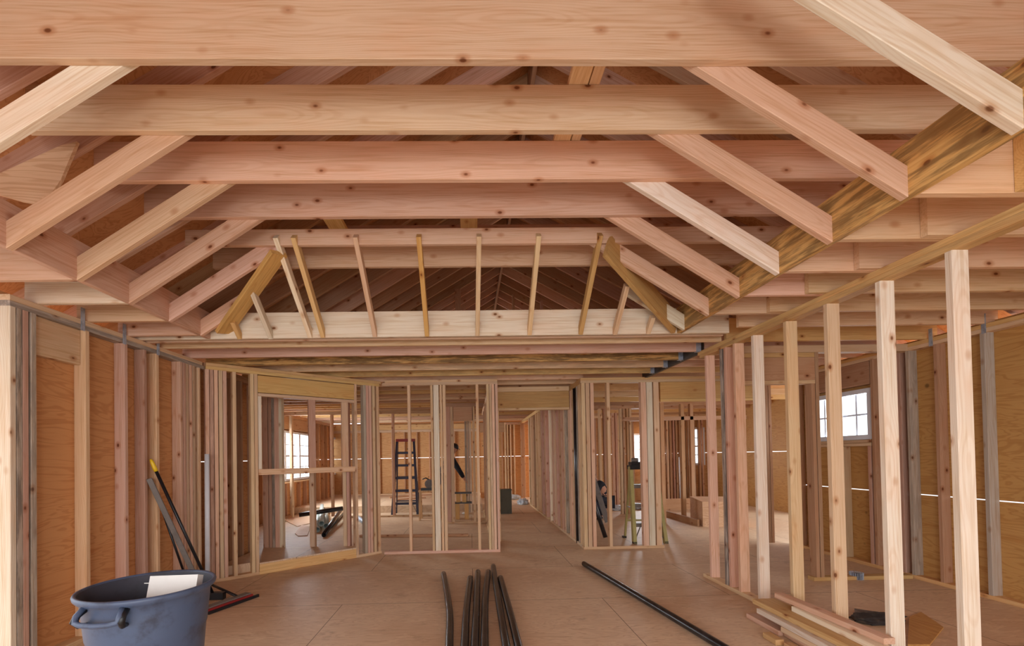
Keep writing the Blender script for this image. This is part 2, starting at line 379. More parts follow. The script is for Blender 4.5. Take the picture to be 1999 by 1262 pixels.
# ------------------------------------------------------------------ rafters of the main roof
def rafter(x0, x1, y, key, tmpl, grp, tint=None):
    h = .185
    a = Vector((x0, y+T/2, roof_z(x0)+h/2+.02)); b = Vector((x1, y+T/2, roof_z(x1)+h/2+.02))
    o = board('rafter', a, b, h, T, (0, 0, 1), tint=tint or random.choice(['dpink', 'dim', 'pink', 'brn']), c0=(-.55 if x0 > 0 else 0), c1=(.6 if x0 < 0 else 0))
    auto(key, o, tmpl, 'rafter', grp)
for i in range(0, 33):
    y = 1.28+.406*i
    if y > 14.4: break
    rafter(-3.72 if y < 6.4 else -3.0, RX-.022, y, 'rafter_l', '{o} nearest roof rafter under the left slope of the roof deck', 'rafters of the left roof slope')
    rafter(RX+.022, 5.0 if y < 6.2 else 4.2, y, 'rafter_r', '{o} nearest roof rafter under the right slope of the roof deck', 'rafters of the right roof slope')
o = box_board('ridge_board', RX-.019, RX+.019, -1.0, 14.55, roof_z(RX)-.03, roof_z(RX)+.205, tint='dim'); tag(o, 'long ridge board where the two roof slopes meet', 'beam')

# ------------------------------------------------------------------ raised tray: collar ties
YC = [1.846+.406*k for k in range(6)]
coll_names = ['nearest wide ceiling board of the raised tray, along the top edge', 'second wide board across the raised tray, from the front', 'third wide board across the raised tray, from the front', 'fourth wide board across the raised tray, from the front', '', 'wide board behind the narrow header of the tray, seen between the short jacks']
for k in (-1, 0, 1, 2, 3, 5):
    y = 1.846+.406*k; tn = {0: 'tan', 1: 'tan', 2: 'pink', 3: 'pink', 5: 'pink', -1: 'tan'}[k]
    if k == -1: continue
    xl, xr = (-2.20, 2.78)
    hh = .300 if k == 0 else .235
    o = board('collar_tie', (xl, y+T/2, 3.032+hh/2), (xr, y+T/2, 3.032+hh/2), hh, T, (0, 0, 1), tint=tn)
    tag(o, coll_names[k], 'ceiling beam', 'wide boards across the raised tray')
o = board('tray_header', (-2.18, YC[4]+T/2, 3.032+.063), (2.6, YC[4]+T/2, 3.032+.063), .126, T, (0, 0, 1), tint='pink')
tag(o, 'narrow pinkish header board that the short jack rafters hang from', 'ceiling beam')
o = box_board('ceiling_purlin', -2.3, 2.4, 4.30, 4.338, 3.44, 3.62, tint='dpink'); tag(o, 'greyish pink board seen in the slot above the narrow header', 'ceiling beam')
# flat strongback planks lying on the collar ties
for xa, xb, ya, yb, lb, tn in ((.54, .64, 1.89, 3.02, 'left plank of the pair lying on the tray boards, right of centre', 'warm'), (.645, .70, 1.89, 3.02, 'right narrow plank of the pair lying on the tray boards, right of centre', 'warm'), (-1.14, -1.00, 3.1, 4.25, 'orange plank lying on the tray boards left of centre', 'yel'), (-.05, .09, 3.1, 4.25, 'orange plank lying on the tray boards at the centre', 'yel')):
    o = box_board('strongback_plank', xa, xb, ya, yb, 3.268, 3.306, tint=tn); tag(o, lb, 'plank', 'planks lying on the tray boards')

# sloped tray rafters left and right
for k in range(-1, 6):
    y = YC[0]+.406*k+T*1.5 if k >= 0 else YC[0]-.406+T*1.5
    dep = .118
    # right
    s = Vector((-.91, 0, .57)).normalized(); nrm = Vector((s.z, 0, -s.x))   # nrm points up-right
    lo = Vector((1.93, y, 2.458)); hi = Vector((1.93, y, 2.458))+s*(1.20 if k < 4 else 1.12)
    if k == 5: hi = lo+s*.62
    c = math.tan(math.atan2(.57, .91))
    pal = {-1: 'pale', 0: 'pink', 1: 'pink', 2: 'pale', 3: 'pink', 4: 'pink', 5: 'pale'}[k]
    if True:
        o = board('sloped_tray_rafter', lo+nrm*dep/2+s*(c*dep/2), hi+nrm*dep/2, dep, T, nrm, tint=pal, c0=c)
        auto('tray_r', o, ['pale sloping board at the top right, cut off by the picture edge', '{o} nearest sloping board running down to the right tray beam'][k >= 0], 'rafter', 'sloping boards along the right side of the tray')
    s = Vector((.91, 0, .585)).normalized(); nrm = Vector((-s.z, 0, s.x))
    lo = Vector((-2.335, y, 2.458)); hi = lo+s*(1.20 if k < 4 else 1.05)
    if k == 5: hi = lo+s*.50
    if k >= 0:
        o = board('sloped_tray_rafter', lo+nrm*dep/2+s*(.643*dep/2), hi+nrm*dep/2, dep, T, nrm, tint={0: 'pale', 1: 'pink', 2: 'warm', 3: 'pink', 4: 'pink', 5: 'pink'}[k], c0=.643)
        auto('tray_l', o, '{o} nearest sloping board running down to the left tray beam', 'rafter', 'sloping boards along the left side of the tray')

q = [at(x, y, 'Y', 2.44) for x, y in ((-30, 352), (118, 284), (150, 276), (118, 352), (84, 400), (40, 392), (-30, 372))]
o = prism('plywood_gusset', [(v.x, v.z) for v in q], 2.44, 2.458, PLY_SCRAP, axis='Y'); tag(o, 'pinkish angled panel behind the left sloping boards at the left edge', 'panel')
o = board('brace_block', at(14, 104, 'Y', 2.34), at(62, 172, 'Y', 2.34), .055, T, (1, 0, .3), tint='pink'); tag(o, 'small pinkish slanting block in the top left corner', 'brace')
# tray perimeter beams
o = board('tray_beam', (-2.352, -.4, TOP+.1175), (-2.352, 4.06, TOP+.1175), .235, T, (0, 0, 1), tint='dpink'); tag(o, 'long beam along the left side of the tray, running back to the corner', 'beam')
o = board('tray_beam', (1.9525, -.4, TOP+.1175), (1.9525, 4.06, TOP+.1175), .235, .045, (0, 0, 1), tint='gold', worn=.75); tag(o, 'weathered grey and yellow beam along the right side of the tray', 'beam')
o = box_board('tray_front_beam', -3.04, 2.42, 4.062, 4.100, TOP, TOP+.235, tint='pale'); tag(o, 'pale knotty beam across the far side of the tray, jacks nailed to its face', 'beam')
o = box_board('tray_front_beam', -3.04, 2.42, 4.160, 4.198, TOP, TOP+.235, tint='pink'); tag(o, 'thin edge of the second beam just behind the pale knotty one', 'beam')
# hips
def hip(p0, p1, lb, t, wdr=(0, 0, 1)):
    o = board('hip_rafter', p0, p1, .19 if wdr[2] == 1 else .14, T, wdr, tint=t, worn=.15); tag(o, lb, 'hip rafter')
hip((-1.47, 3.49, 2.98), (-2.20, 4.03, 2.52), 'yellowish hip board slanting down to the left tray corner', 'gold', (.8, .45, .4))
hip((1.10, 3.44, 2.99), (1.90, 4.03, 2.54), 'tan hip board slanting down to the right tray corner', 'gold')
# jacks
JK = [(-1.492, -1.456, 'pale'), (-1.356, -1.341, 'yel'), (-.881, -.871, 'warm'), (-.392, -.398, 'gold'), (.076, .063, 'tan'), (.543, .541, 'tan'), (1.028, 1.012, 'gold')]
def jack(x0, y0, z0, x1, y1, z1, t, i, wd=.07):
    a = Vector((x0+.02, y0, z0)); b = Vector((x1+.02, y1, z1)); d = (b-a).normalized()
    n = Vector((0, d.z, -d.y)); n = -n if n.z < 0 else n
    o = board('jack_rafter', a+n*wd/2, b+n*wd/2, wd, T, (0, n.y, n.z), tint=t)
    auto('jack', o, '{o} short jack rafter from the left at the far end of the tray', 'jack rafter', 'short jack rafters at the far end of the tray')
jack(-2.09, 3.93, 2.57, -2.09, 4.055, 2.46, 'yel', 0, .05)
jack(-1.82, 3.70, 2.78, -1.81, 4.05, 2.455, 'pale', 0, .06)
for i, (xa, xb, t) in enumerate(JK): jack(xa, 3.425, 3.065, xb, 4.05, 2.462, t, i)
jack(1.33, 3.70, 2.77, 1.33, 4.05, 2.455, 'tan', 0, .06)
jack(1.64, 3.93, 2.57, 1.64, 4.055, 2.46, 'tan', 0, .05)

# ------------------------------------------------------------------ flat ceiling joists
for k in range(-2, 4):
    yb = 2.316+.406*k-T
    if k == -2: continue
    jt = random.choice(['pink', 'tan', 'warm'])
    o = box_board('ceiling_joist', 1.975, 2.66, yb, yb+T, TOP, TOP+.235, tint=jt)
    auto('jr', o, '{o} nearest joist stub from the weathered tray beam over the right stud wall', 'joist', 'joists between the right tray beam and the right stud wall')
for k in range(-1, 5):
    yb = 2.316+.406*k-T*2-.002
    o = box_board('ceiling_joist', 2.39, 4.74, yb, yb+T, TOP, TOP+.235, tint=random.choice(['pink', 'tan', 'warm', 'yel']))
    auto('jrr', o, '{o} nearest joist over the side room right of the stud wall', 'joist', 'joists over the right side room')
for k in range(0, 4):
    yb = 2.708+.406*k
    o = box_board('ceiling_joist', -3.05, -2.373, yb, yb+T, TOP, TOP+.235, tint=['pink', 'pale', 'warm', 'pink'][k])
    auto('jl', o, '{o} nearest joist stub between the left wall and the left tray beam', 'joist', 'joists between the left wall and the left tray beam')
YJ = [4.38+.412*k for k in range(24)]
for k, y in enumerate(YJ):
    tn = ['warm', 'pink', 'gold', 'warm', 'yel', 'pink'][k] if k < 6 else random.choice(['tan', 'yel', 'dim', 'brn'])
    wn = {2: .9, 3: .3, 4: .4}.get(k, .1)
    x0 = -3.05 if y < 6.4 else -4.44
    if y < 6.4:
        o = box_board('ceiling_joist', x0, 2.53, y, y+T, TOP, TOP+.235, tint=tn, worn=wn)
        lb = ['{o} nearest full width ceiling joist beyond the tray', '{o} nearest full width ceiling joist beyond the tray', 'dark mould-streaked ceiling joist, third beyond the tray', '{o} nearest full width ceiling joist beyond the tray'][min(k, 3)]
        auto('jm', o, lb, 'joist', 'full width ceiling joists beyond the tray')
        o = box_board('ceiling_joist', 2.58, 4.74, y, y+T, TOP, TOP+.235, tint=random.choice(['tan', 'yel', 'pink']))
        auto('jmr', o, '{o} nearest joist right of the dark hanger strip over the side room', 'joist', 'joists right of the hanger strip')
    elif y < 14.5:
        o = box_board('ceiling_joist', x0, 1.66, y, y+T, TOP, TOP+.235, tint=tn)
        auto('jf', o, '{o} nearest ceiling joist over the rooms behind the far partition', 'joist', 'joists over the rooms behind the far partition')
        if y < 12.8 and k % 2 == 0:
            o = box_board('ceiling_joist', 1.70, 7.0, y, y+T, TOP, TOP+.235, tint=tn)
            auto('jfr', o, '{o} nearest ceiling joist over the far right room', 'joist', 'joists over the far right room')
o = box_board('flush_beam', 2.535, 2.575, 4.80, 6.45, TOP-.012, TOP+.235, mat=STEEL); tag(o, 'dark thin beam edge carrying the grey joist hangers', 'beam')
def hanger(x, y, lb, side=-1):
    bm_ = [(x-.002, x, y-.012, y, TOP-.012, TOP+.19), (x-.002, x, y+T, y+T+.012, TOP-.012, TOP+.19), (x-.05, x, y-.002, y, TOP-.004, TOP+.17), (x-.05, x, y+T, y+T+.002, TOP-.004, TOP+.17), (x-.05, x, y-.002, y+T+.002, TOP-.006, TOP-.003)]
    o = mesh_boxes('joist_hanger', bm_, GALV); auto('hang', o, '{o} nearest galvanised joist hanger on the dark beam edge', 'bracket', 'joist hangers on the dark beam edge')
for y in YJ[1:5]: hanger(2.534, y, '')
def tie(x, y, sgn, key, tmpl):
    b = [(x-.003, x, y, y+.035, TOP-.10, TOP+.02), (x-.02*sgn if sgn > 0 else x, x if sgn > 0 else x+.02, y+.010, y+.024, TOP-.07, TOP-.045)]
    o = mesh_boxes('hurricane_tie', [(x-.0015, x+.0015, y, y+.036, TOP-.085, TOP+.09), (x-.004, x+.004, y+.006, y+.012, TOP-.05, TOP-.04), (x-.004, x+.004, y+.024, y+.030, TOP-.02, TOP-.01), (x-.004, x+.004, y+.012, y+.018, TOP+.05, TOP+.06)], GALV)
    auto(key, o, tmpl, 'bracket', 'metal ties on the wall plates')
for px, k in ((158, 0), (240, 0), (306, 0)):
    p = at(px, 640, 'X', XL+.003); tie(XL+.003, p.y, 1, 'tiel', '{o} nearest metal tie on the left wall plate')
for px in (1820, 1925):
    p = at(px, 650, 'X', XE-.003); tie(XE-.003, p.y, -1, 'tier', '{o} of the two metal ties on the right outer wall plate')

# ------------------------------------------------------------------ wall framing helpers
def studX(x0, y, z0=T, z1=PLT, w=.089, t=T, key=None, tmpl='', grp='', cat='stud', **k):
    o = box_board('stud', x0, x0+w, y, y+t, z0, z1, **k); auto(key, o, tmpl, cat, grp); return o
def studY(x, y0, z0=T, z1=PLT, w=.089, t=T, key=None, tmpl='', grp='', cat='stud', **k):
    o = box_board('stud', x, x+t, y0, y0+w, z0, z1, **k); auto(key, o, tmpl, cat, grp); return o
def plate(x0, x1, y0, y1, z0, z1, lb, **k):
    o = box_board('plate', x0, x1, y0, y1, z0, z1, **k)
    o.name = 'top_plate' if z0 > 1.5 else 'bottom_plate'; tag(o, lb, 'plate'); return o

# right stud wall
G1 = 'studs of the right stud wall'
rs = [(2.286, 'pale', 'widest and nearest stud of the right stud wall'), (2.692, 'pale', 'second nearest stud of the right stud wall, two knots low down'), (3.098, 'tan', 'third nearest stud of the right stud wall with wavy grain'), (3.504, 'tan', 'fourth nearest stud of the right stud wall, row of black marks'), (3.91, 'pale', 'whitish fifth nearest stud of the right stud wall')]
for y, t, lb in rs:
    o = box_board('stud', XR, XR+.089, y-T, y, T, PLT, tint=t); tag(o, lb, 'stud', G1)
for px, t, lb in ((1430, 'pink', 'pink stud beside the whitish one, near the end of the right stud wall'), (1412, 'dpink', 'knotty pink stud second from the far end post of the right stud wall'), (1404, 'grey', 'grey stained stud squeezed behind the end post of the right stud wall'), (1375, 'pink', 'broad pink end post stud of the right stud wall')):
    p = at(px, 686, 'X', XR); wn = .8 if t == 'grey' else 0
    o = box_board('stud', XR, XR+.089, p.y-T, p.y, T, PLT, tint=t, worn=wn); tag(o, lb, 'stud', G1)
o = box_board('stud', XR, XR+.089, 1.842, 1.88, T, PLT, tint='tan'); tag(o, 'stud nearest the camera at the right, outside the picture', 'stud', G1)
bpy.data.objects.remove(o)
plate(XR, XR+.089, -.3, 4.80, PLT, PLT+T, 'lower of the two top plates of the right stud wall', tint='yel', worn=.25)
plate(XR, XR+.089, -.3, 4.84, PLT+T, TOP, 'upper of the two top plates of the right stud wall', tint='yel', worn=.2)
plate(XR, XR+.089, .5, 4.84, 0, T, 'bottom plate of the right stud wall beside the board pile', tint='tan')

# left wall
G2 = 'studs of the near left wall'
lst = [(2.932, 'pale', 0, 'very pale stud at the left edge, nearest in the left wall'), (2.975, 'grey', .7, 'dark cracked stud second from the left edge'), (3.015, 'dpink', .1, 'pink stud third from the left edge'), (3.070, 'grey', .4, 'greyish stud beside the small header at the far left')]
for y, t, wn, lb in lst:
    o = box_board('stud', XL-.089, XL, y, y+T, T, PLT, tint=t, worn=wn); tag(o, lb, 'stud', G2)
for px, t, wn in ((167, 'warm', 0), (243, 'pink', 0), (281, 'dpink', .1), (305, 'warm', .1), (352, 'pink', 0), (358.5, 'dpink', .15), (364.3, 'tan', 0), (371, 'pink', 0), (377, 'tan', .1), (387, 'warm', 0)):
    p = at(px, 760, 'X', XL)
    o = box_board('stud', XL-.089, XL, p.y, p.y+T, T, PLT, tint=t, worn=wn)
    auto('lw', o, '{o} stud of the left wall counted from the small header towards the back', 'stud', G2)
o = box_board('window_header', XL-.089, XL-.035, 3.11, 3.49, PLT-.27, PLT, tint='tan'); tag(o, 'short solid header block under the left wall plate', 'header')
plate(XL-.089, XL, 2.932, 5.04, PLT, PLT+T, 'lower top plate of the left wall, scuffed underside', tint='grey', worn=.5)
plate(XL-.089, XL, 2.932, 5.00, PLT+T, TOP, 'upper top plate of the left wall', tint='tan', worn=.1)
plate(XL-.089, XL, 2.932, 5.04, 0, T, 'bottom plate of the left wall behind the bin', tint='tan')
# left outer wall continuing behind the diagonal
for y in (5.42, 5.60, 5.83, 6.15):
    studX(XL-.089, y, key='lw2', tmpl='{o} nearest stud of the outer wall behind the diagonal partition', grp='outer wall studs behind the diagonal partition', tint='dim')
plate(XL-.089, XL, 5.05, 6.28, PLT, TOP, 'top plate of the outer wall behind the diagonal partition', tint='dim')

# diagonal partition
A0 = Vector((-2.92, 5.03, 0)); B0 = Vector((-1.30, 6.40, 0)); DD = (B0-A0).normalized(); DN = Vector((-DD.y, DD.x, 0))
def dpt(s, dep, z): v = A0+DD*s+DN*dep; return Vector((v.x, v.y, z))
def sd(px, py=800):
    d = _r*((px-CX)/F)+_u*((CY-py)/F)+_w; n = Vector((-d.y, d.x, 0)); return -(A0.dot(n))/(DD.dot(n))
def dstud(s, z0=T, z1=PLT, tint=None, worn=0, flat=False, lb=None, key='ds', tmpl=None, cat='stud', nm='stud', dep0=0):
    if flat: o = board(nm, dpt(s+.0445, dep0+T/2, z0), dpt(s+.0445, dep0+T/2, z1), .089, T, DD, tint=tint, worn=worn)
    else: o = board(nm, dpt(s+T/2, dep0+.0445, z0), dpt(s+T/2, dep0+.0445, z1), .089, T, DN, tint=tint, worn=worn)
    auto(key, o, lb or tmpl or '{o} stud from the left in the diagonal partition', cat, 'studs of the diagonal partition')
    return o
for s, t, wn in ((-.028, 'pink', .1), (.014, 'dpink', .3), (.058, 'pink', 0), (.104, 'tan', 0), (.146, 'pink', .1), (.243, 'tan', .1), (.432, 'tan', .1), (.474, 'warm', 0)):
    dstud(s, tint=t, worn=wn)
dstud(1.745, tint='tan', worn=.3)
for s, t in ((1.880, 'grey'), (1.922, 'dpink'), (1.966, 'pink'), (2.02, 'tan'), (2.085, 'warm')): dstud(s, tint=t, worn=.2 if t == 'grey' else 0)
for z0, z1, s1, lb in ((PLT, PLT+T, 2.13, 'lower top plate of the diagonal partition'), (PLT+T, TOP, 2.16, 'upper top plate of the diagonal partition')):
    o = board('top_plate', dpt(-.02, .0445, (z0+z1)/2), dpt(s1, .0445, (z0+z1)/2), .089, T, DN, tint='yel', worn=.15); tag(o, lb, 'plate')
for s0, s1, lb in ((-.03, .515, 'bottom plate at the left end of the diagonal partition'), (1.745, 2.13, 'bottom plate at the right end of the diagonal partition')):
    o = board('bottom_plate', dpt(s0, .0445, T/2), dpt(s1, .0445, T/2), .089, T, DN, tint='warm'); tag(o, lb, 'plate')
o = board('opening_header', dpt(.516, .0445, 2.279), dpt(1.743, .0445, 2.279), .205, .080, (0, 0, 1), tint='gold'); tag(o, 'big yellow-brown header over the opening in the diagonal partition', 'header')
o = board('header_plate', dpt(.516, .0445, 2.150), dpt(1.743, .0445, 2.150), .089, T, DN, tint='tan'); tag(o, 'thin plate nailed under the big header of the diagonal opening', 'plate')
o = board('opening_rail', dpt(.514, .018, 1.220), dpt(1.743, .018, 1.220), .070, T, (0, 0, 1), tint='warm'); tag(o, 'horizontal rail across the diagonal opening at chest height', 'rail')
for s, fl_, t in ((.516, False, 'pale'), (sd(603, 850), True, 'dpink'), (sd(668, 850), True, 'pink')):
    o = dstud(s, 1.256, 2.130, tint=t, flat=fl_, key='crip', tmpl='{o} short stud from the left between the rail and the diagonal opening header', cat='short stud', nm='cripple_stud')
# hearth platform inside the opening
hp = empty('hearth_platform', (-2.2, 5.9, 0))
fb = board('front_board', dpt(.514, .019, .062), dpt(1.744, .019, .062), .122, T, (0, 0, 1), tint='yel', parent=hp)
pl = [dpt(.05, .092, 0), dpt(1.74, .092, 0), Vector((-1.60, 6.28, 0)), Vector((-2.95, 6.28, 0)), Vector((-2.95, 5.20, 0))]
pl = [(v.x, v.y) for v in pl]
dk = prism('deck', [(x+2.2, y-5.9) for x, y in pl], .124, .142, FLOOR, hp)
fr = [dpt(.514, .0, 0), dpt(1.744, .0, 0), dpt(1.744, .1, 0), dpt(.514, .1, 0)]
dk2 = prism('deck_edge', [(v.x+2.2, v.y-5.9) for v in fr], .124, .142, FLOOR, hp)
dk3 = prism('side_board', [(x+2.2, y-5.9) for x, y in [(-2.90, 5.24), (-2.52, 5.50), (-2.50, 5.48), (-2.88, 5.20)]], .002, .124, FLOOR, hp)
tag(hp, 'low plywood-topped platform inside the diagonal opening', 'platform')
# posts on the platform's back edge
for px0, t, wn, fw in ((513, 'dpink', 0, .060), (524.5, 'dpink', 0, .030), (531, 'grey', .6, .030), (536, 'pink', 0, .052), (545, 'pale', 0, .030), (603.5, 'tan', 0, .055), (669, 'tan', 0, .038), (676.5, 'dpink', 0, .028)):
    p = at(px0, 950, 'Y', 6.29)
    o = box_board('stud', p.x, p.x+fw+.012, 6.29, 6.379, .001, PLT, tint=t, worn=wn)
    auto('back', o, '{o} stud from the left standing behind the hearth platform', 'stud', 'studs behind the hearth platform')

# far left partition
G3 = 'studs of the far left partition'
for px, t, wn, fw in ((797, 'warm', 0, T), (842, 'tan', 0, .034), (848, 'pale', .1, .075), (860.5, 'tan', .1, .03), (866, 'warm', 0, .040), (931, 'warm', 0, T), (952, 'tan', .1, .034), (957.5, 'tan', .3, .030), (962, 'pink', 0, T), (969, 'pink', 0, .036)):
    p = at(px, 900, 'Y', DL)
    o = box_board('stud', p.x, p.x+fw, DL, DL+.089, T, PLT, tint=t, worn=wn)
    auto('fl', o, '{o} stud from the left in the far left partition', 'stud', G3)
plate(-1.24, .40, DL, DL+.089, PLT, PLT+T, 'lower top plate of the far left partition', tint='tan')
plate(-1.20, .40, DL, DL+.089, PLT+T, TOP, 'upper top plate of the far left partition', tint='warm')
plate(-1.24, .40, DL, DL+.089, 0, T, 'bottom plate of the far left partition', tint='pink')

# far right partition with header to its right
G4 = 'studs of the far right partition'
for px, t, wn, fw in ((1138, 'tan', .1, .05), (1146, 'warm', 0, .055), (1155, 'pink', 0, .05), (1187, 'warm', 0, .045), (1254, 'pink', 0, .075), (1265, 'pale', 0, .085), (1279, 'warm', 0, .075)):
    p = at(px, 900, 'Y', DR)
    o = box_board('stud', p.x, p.x+fw, DR, DR+.089, T, PLT, tint=t, worn=wn)
    auto('fr', o, '{o} stud from the left in the far right partition', 'stud', G4)
plate(1.60, 2.76, DR, DR+.089, 0, T, 'bottom plate of the far right partition', tint='warm')
plate(1.60, 4.7, DR, DR+.089, PLT, PLT+T, 'lower top plate of the far right partition', tint='tan')
plate(1.60, 4.7, DR, DR+.089, PLT+T, TOP, 'upper top plate of the far right partition', tint='yel')
o = box_board('door_header', 2.755, 4.288, DR, DR+.085, 2.146, 2.389, tint='gold'); tag(o, 'deep yellow-brown header right of the far right partition', 'header')
o = box_board('header_plate', 2.755, 4.288, DR, DR+.089, 2.106, 2.144, tint='yel'); tag(o, 'thin plate under the header right of the far right partition', 'plate')
for x in (4.29, 4.335): studY(x, DR, key='frj', tmpl='{o} of the two jamb studs at the right end of the far right header', grp='jamb studs of the far right header', tint='brn')

# corridor: header, left wall, right wall
o = box_board('door_header', .42, 1.600, 7.10, 7.185, 2.130, 2.389, tint='gold', worn=.15); tag(o, 'dark header above the corridor entrance', 'header')
o = box_board('header_plate', .42, 1.600, 7.10, 7.189, 2.092, 2.129, tint='tan'); tag(o, 'thin plate under the corridor header', 'plate')
plate(.30, 1.6, 7.10, 7.189, PLT, TOP, 'top plate over the corridor header', tint='tan')
studY(.425, 7.10, T*0+.001, 2.0915, key='cj', tmpl='trimmer stud at the left of the corridor entrance', grp='corridor entrance', tint='warm')
G5 = 'studs along the right side of the corridor'
for y, t in ((6.50, 'tan'), (6.56, 'warm'), (6.66, 'grey'), (6.98, 'tan'), (7.10, 'pink'), (7.14, 'warm'), (7.18, 'dpink'), (7.24, 'pink'), (7.5, 'grey'), (7.62, 'tan'), (7.85, 'dpink'), (8.02, 'brn'), (8.3, 'dpink'), (8.55, 'tan'), (8.72, 'dpink'), (9.0, 'pale'), (9.04, 'pale'), (9.5, 'dpink'), (9.62, 'brn'), (10.0, 'dpink'), (10.1, 'dim'), (10.5, 'tan'), (10.9, 'tan'), (11.3, 'dim'), (11.8, 'warm'), (12.2, 'tan'), (12.24, 'pale'), (14.0, 'dim'), (14.2, 'dim')):
    studX(1.61, y, key='cr', tmpl='{o} nearest stud along the right side of the corridor', grp=G5, tint=t, worn=.5 if t == 'grey' else .05)
plate(1.61, 1.699, 6.45, 14.49, PLT, TOP, 'double top plate of the corridor right side', tint='yel')
plate(1.61, 1.699, 6.45, 9.1, 0, T, 'bottom plate of the corridor right side', tint='tan')
plate(1.61, 1.699, 9.45, 12.3, 0, T, 'bottom plate farther down the corridor right side', tint='tan')
for y, t in ((6.43, 'tan'), (6.62, 'dpink'), (6.95, 'tan'), (7.3, 'dim'), (7.7, 'brn'), (8.1, 'tan'), (8.5, 'dim'), (9.0, 'tan'), (9.5, 'brn'), (10.1, 'dim')):
    studX(.30, y, key='cl', tmpl='{o} nearest stud of the wall left of the corridor', grp='studs left of the corridor', tint=t)
plate(.30, .389, 6.42, 11.1, PLT, TOP, 'double top plate of the wall left of the corridor', tint='tan')
plate(.30, .389, 6.42, 11.1, 0, T, 'bottom plate of the wall left of the corridor', tint='tan')
# end of the corridor
for i, x in enumerate((.55, .68, .86, 1.02, 1.20, 1.30, 1.42, 1.75)):
    studY(x, 14.5, key='ce', tmpl='{o} stud from the left at the far end of the corridor', grp='studs at the far end of the corridor', tint=random.choice(['dim', 'brn', 'tan']))
plate(.3, 2.1, 14.5, 14.589, PLT, TOP, 'top plate at the far end of the corridor', tint='dim')
o = box_board('door_header', .3, 1.05, 13.6, 13.68, 2.10, 2.389, tint='dim'); tag(o, 'small dim header deep inside the corridor', 'header')
studY(1.05, 13.6, key='ce2', tmpl='stud carrying the small dim header deep inside the corridor', grp='deep corridor', tint='tan')

# closets behind the far left partition
for px, y, t, fw in ((873, 9.1, 'dpink', .08), (881, 9.1, 'tan', .065), (924, 9.1, 'tan', .05)):
    p = at(px, 950, 'Y', y); o = box_board('stud', p.x, p.x+fw, y, y+.089, T, PLT, tint=t)
    auto('cl9', o, '{o} stud from the left in the small closet front behind the far left partition', 'stud', 'closet front studs')
plate(-.52, .29, 9.1, 9.189, 0, T, 'bottom plate of the closet front', tint='tan')
plate(-.52, .29, 9.1, 9.189, PLT, TOP, 'top plate of the closet front', tint='dim')
o = box_board('door_header', -.35, .06, 9.1, 9.189, 2.10, 2.389, tint='dim'); tag(o, 'header over the closet front', 'header')
for px, t, fw in ((908.5, 'grey', .055), (914, 'grey', .04), (918, 'pale', .04)):
    p = at(px, 950, 'Y', 10.6); o = box_board('stud', p.x, p.x+fw, 10.6, 10.689, T, PLT, tint=t)
    auto('cl10', o, '{o} of the three greyish studs deep behind the closet front', 'stud', 'greyish studs behind the closet')
plate(-.5, .29, 10.6, 10.689, PLT, TOP, 'top plate over the greyish studs', tint='dim')
# interior partition of the far left room
for px, t in ((566, 'tan'), (646, 'brn'), (724, 'dim'), (766, 'dpink')):
    p = at(px, 950, 'Y', 10.35); o = box_board('stud', p.x, p.x+.055, 10.35, 10.439, T, PLT, tint=t)
    auto('ip', o, '{o} lone stud from the left standing in the far left room', 'stud', 'lone studs in the far left room')
plate(-4.4, -.5, 10.35, 10.439, PLT, TOP, 'top plate of the open partition in the far left room', tint='dim')
plate(-2.9, -.6, 10.35, 10.439, 0, T, 'bottom plate of the open partition in the far left room', tint='tan')
# rear wall studs
for i in range(11):
    x = -4.2+.406*i+.01
    studY(x, 14.51, .17+T, 2.2, key='rw', tmpl='{o} stud from the left on the orange plywood rear wall', grp='studs on the orange plywood rear wall', tint='brn')
plate(-4.44, .28, 14.51, 14.599, 2.2, 2.276, 'top plate on the orange plywood rear wall', tint='tan')
plate(-4.44, .28, 14.51, 14.599, .17, .208, 'bottom plate on the orange plywood rear wall', tint='tan')
o = box_board('rear_beam', -4.44, .28, 14.51, 14.59, 2.28, 2.45, tint='yel'); tag(o, 'yellow beam over the rear wall studs', 'beam')
# far left outer wall studs (below and between windows)
for y in (8.2, 8.6, 9.0, 9.4, 9.70):
    studX(-4.445, y, key='fo', tmpl='{o} nearest full height stud of the outer wall in the far left room', grp='outer wall studs in the far left room', tint='brn')
for i in range(7):
    studX(-4.445, 9.78+.42*i, T, .80, key='fos', tmpl='{o} nearest short stud under the big windows of the far left room', grp='short studs under the big windows', cat='short stud', tint='dim')
for y in (12.5, 12.56, 12.9, 13.3, 13.6, 14.1, 14.15):
    studX(-4.445, y, key='fo', tmpl='{o} nearest full height stud of the outer wall in the far left room', grp='outer wall studs in the far left room', tint='brn')
plate(-4.445, -4.356, 6.5, 16.0, PLT, TOP, 'top plate of the outer wall in the far left room', tint='brn')
plate(-4.445, -4.356, 6.5, 16.0, 0, T, 'bottom plate of the outer wall in the far left room', tint='dim')
o = box_board('window_header', -4.445, -4.36, 9.75, 12.48, 2.10, 2.389, tint='brn'); tag(o, 'long brown header over the big windows of the far left room', 'header')
plate(-4.445, -4.356, 9.75, 12.48, .802, .84, 'sill plate under the big windows of the far left room', tint='tan').name = 'window_sill'

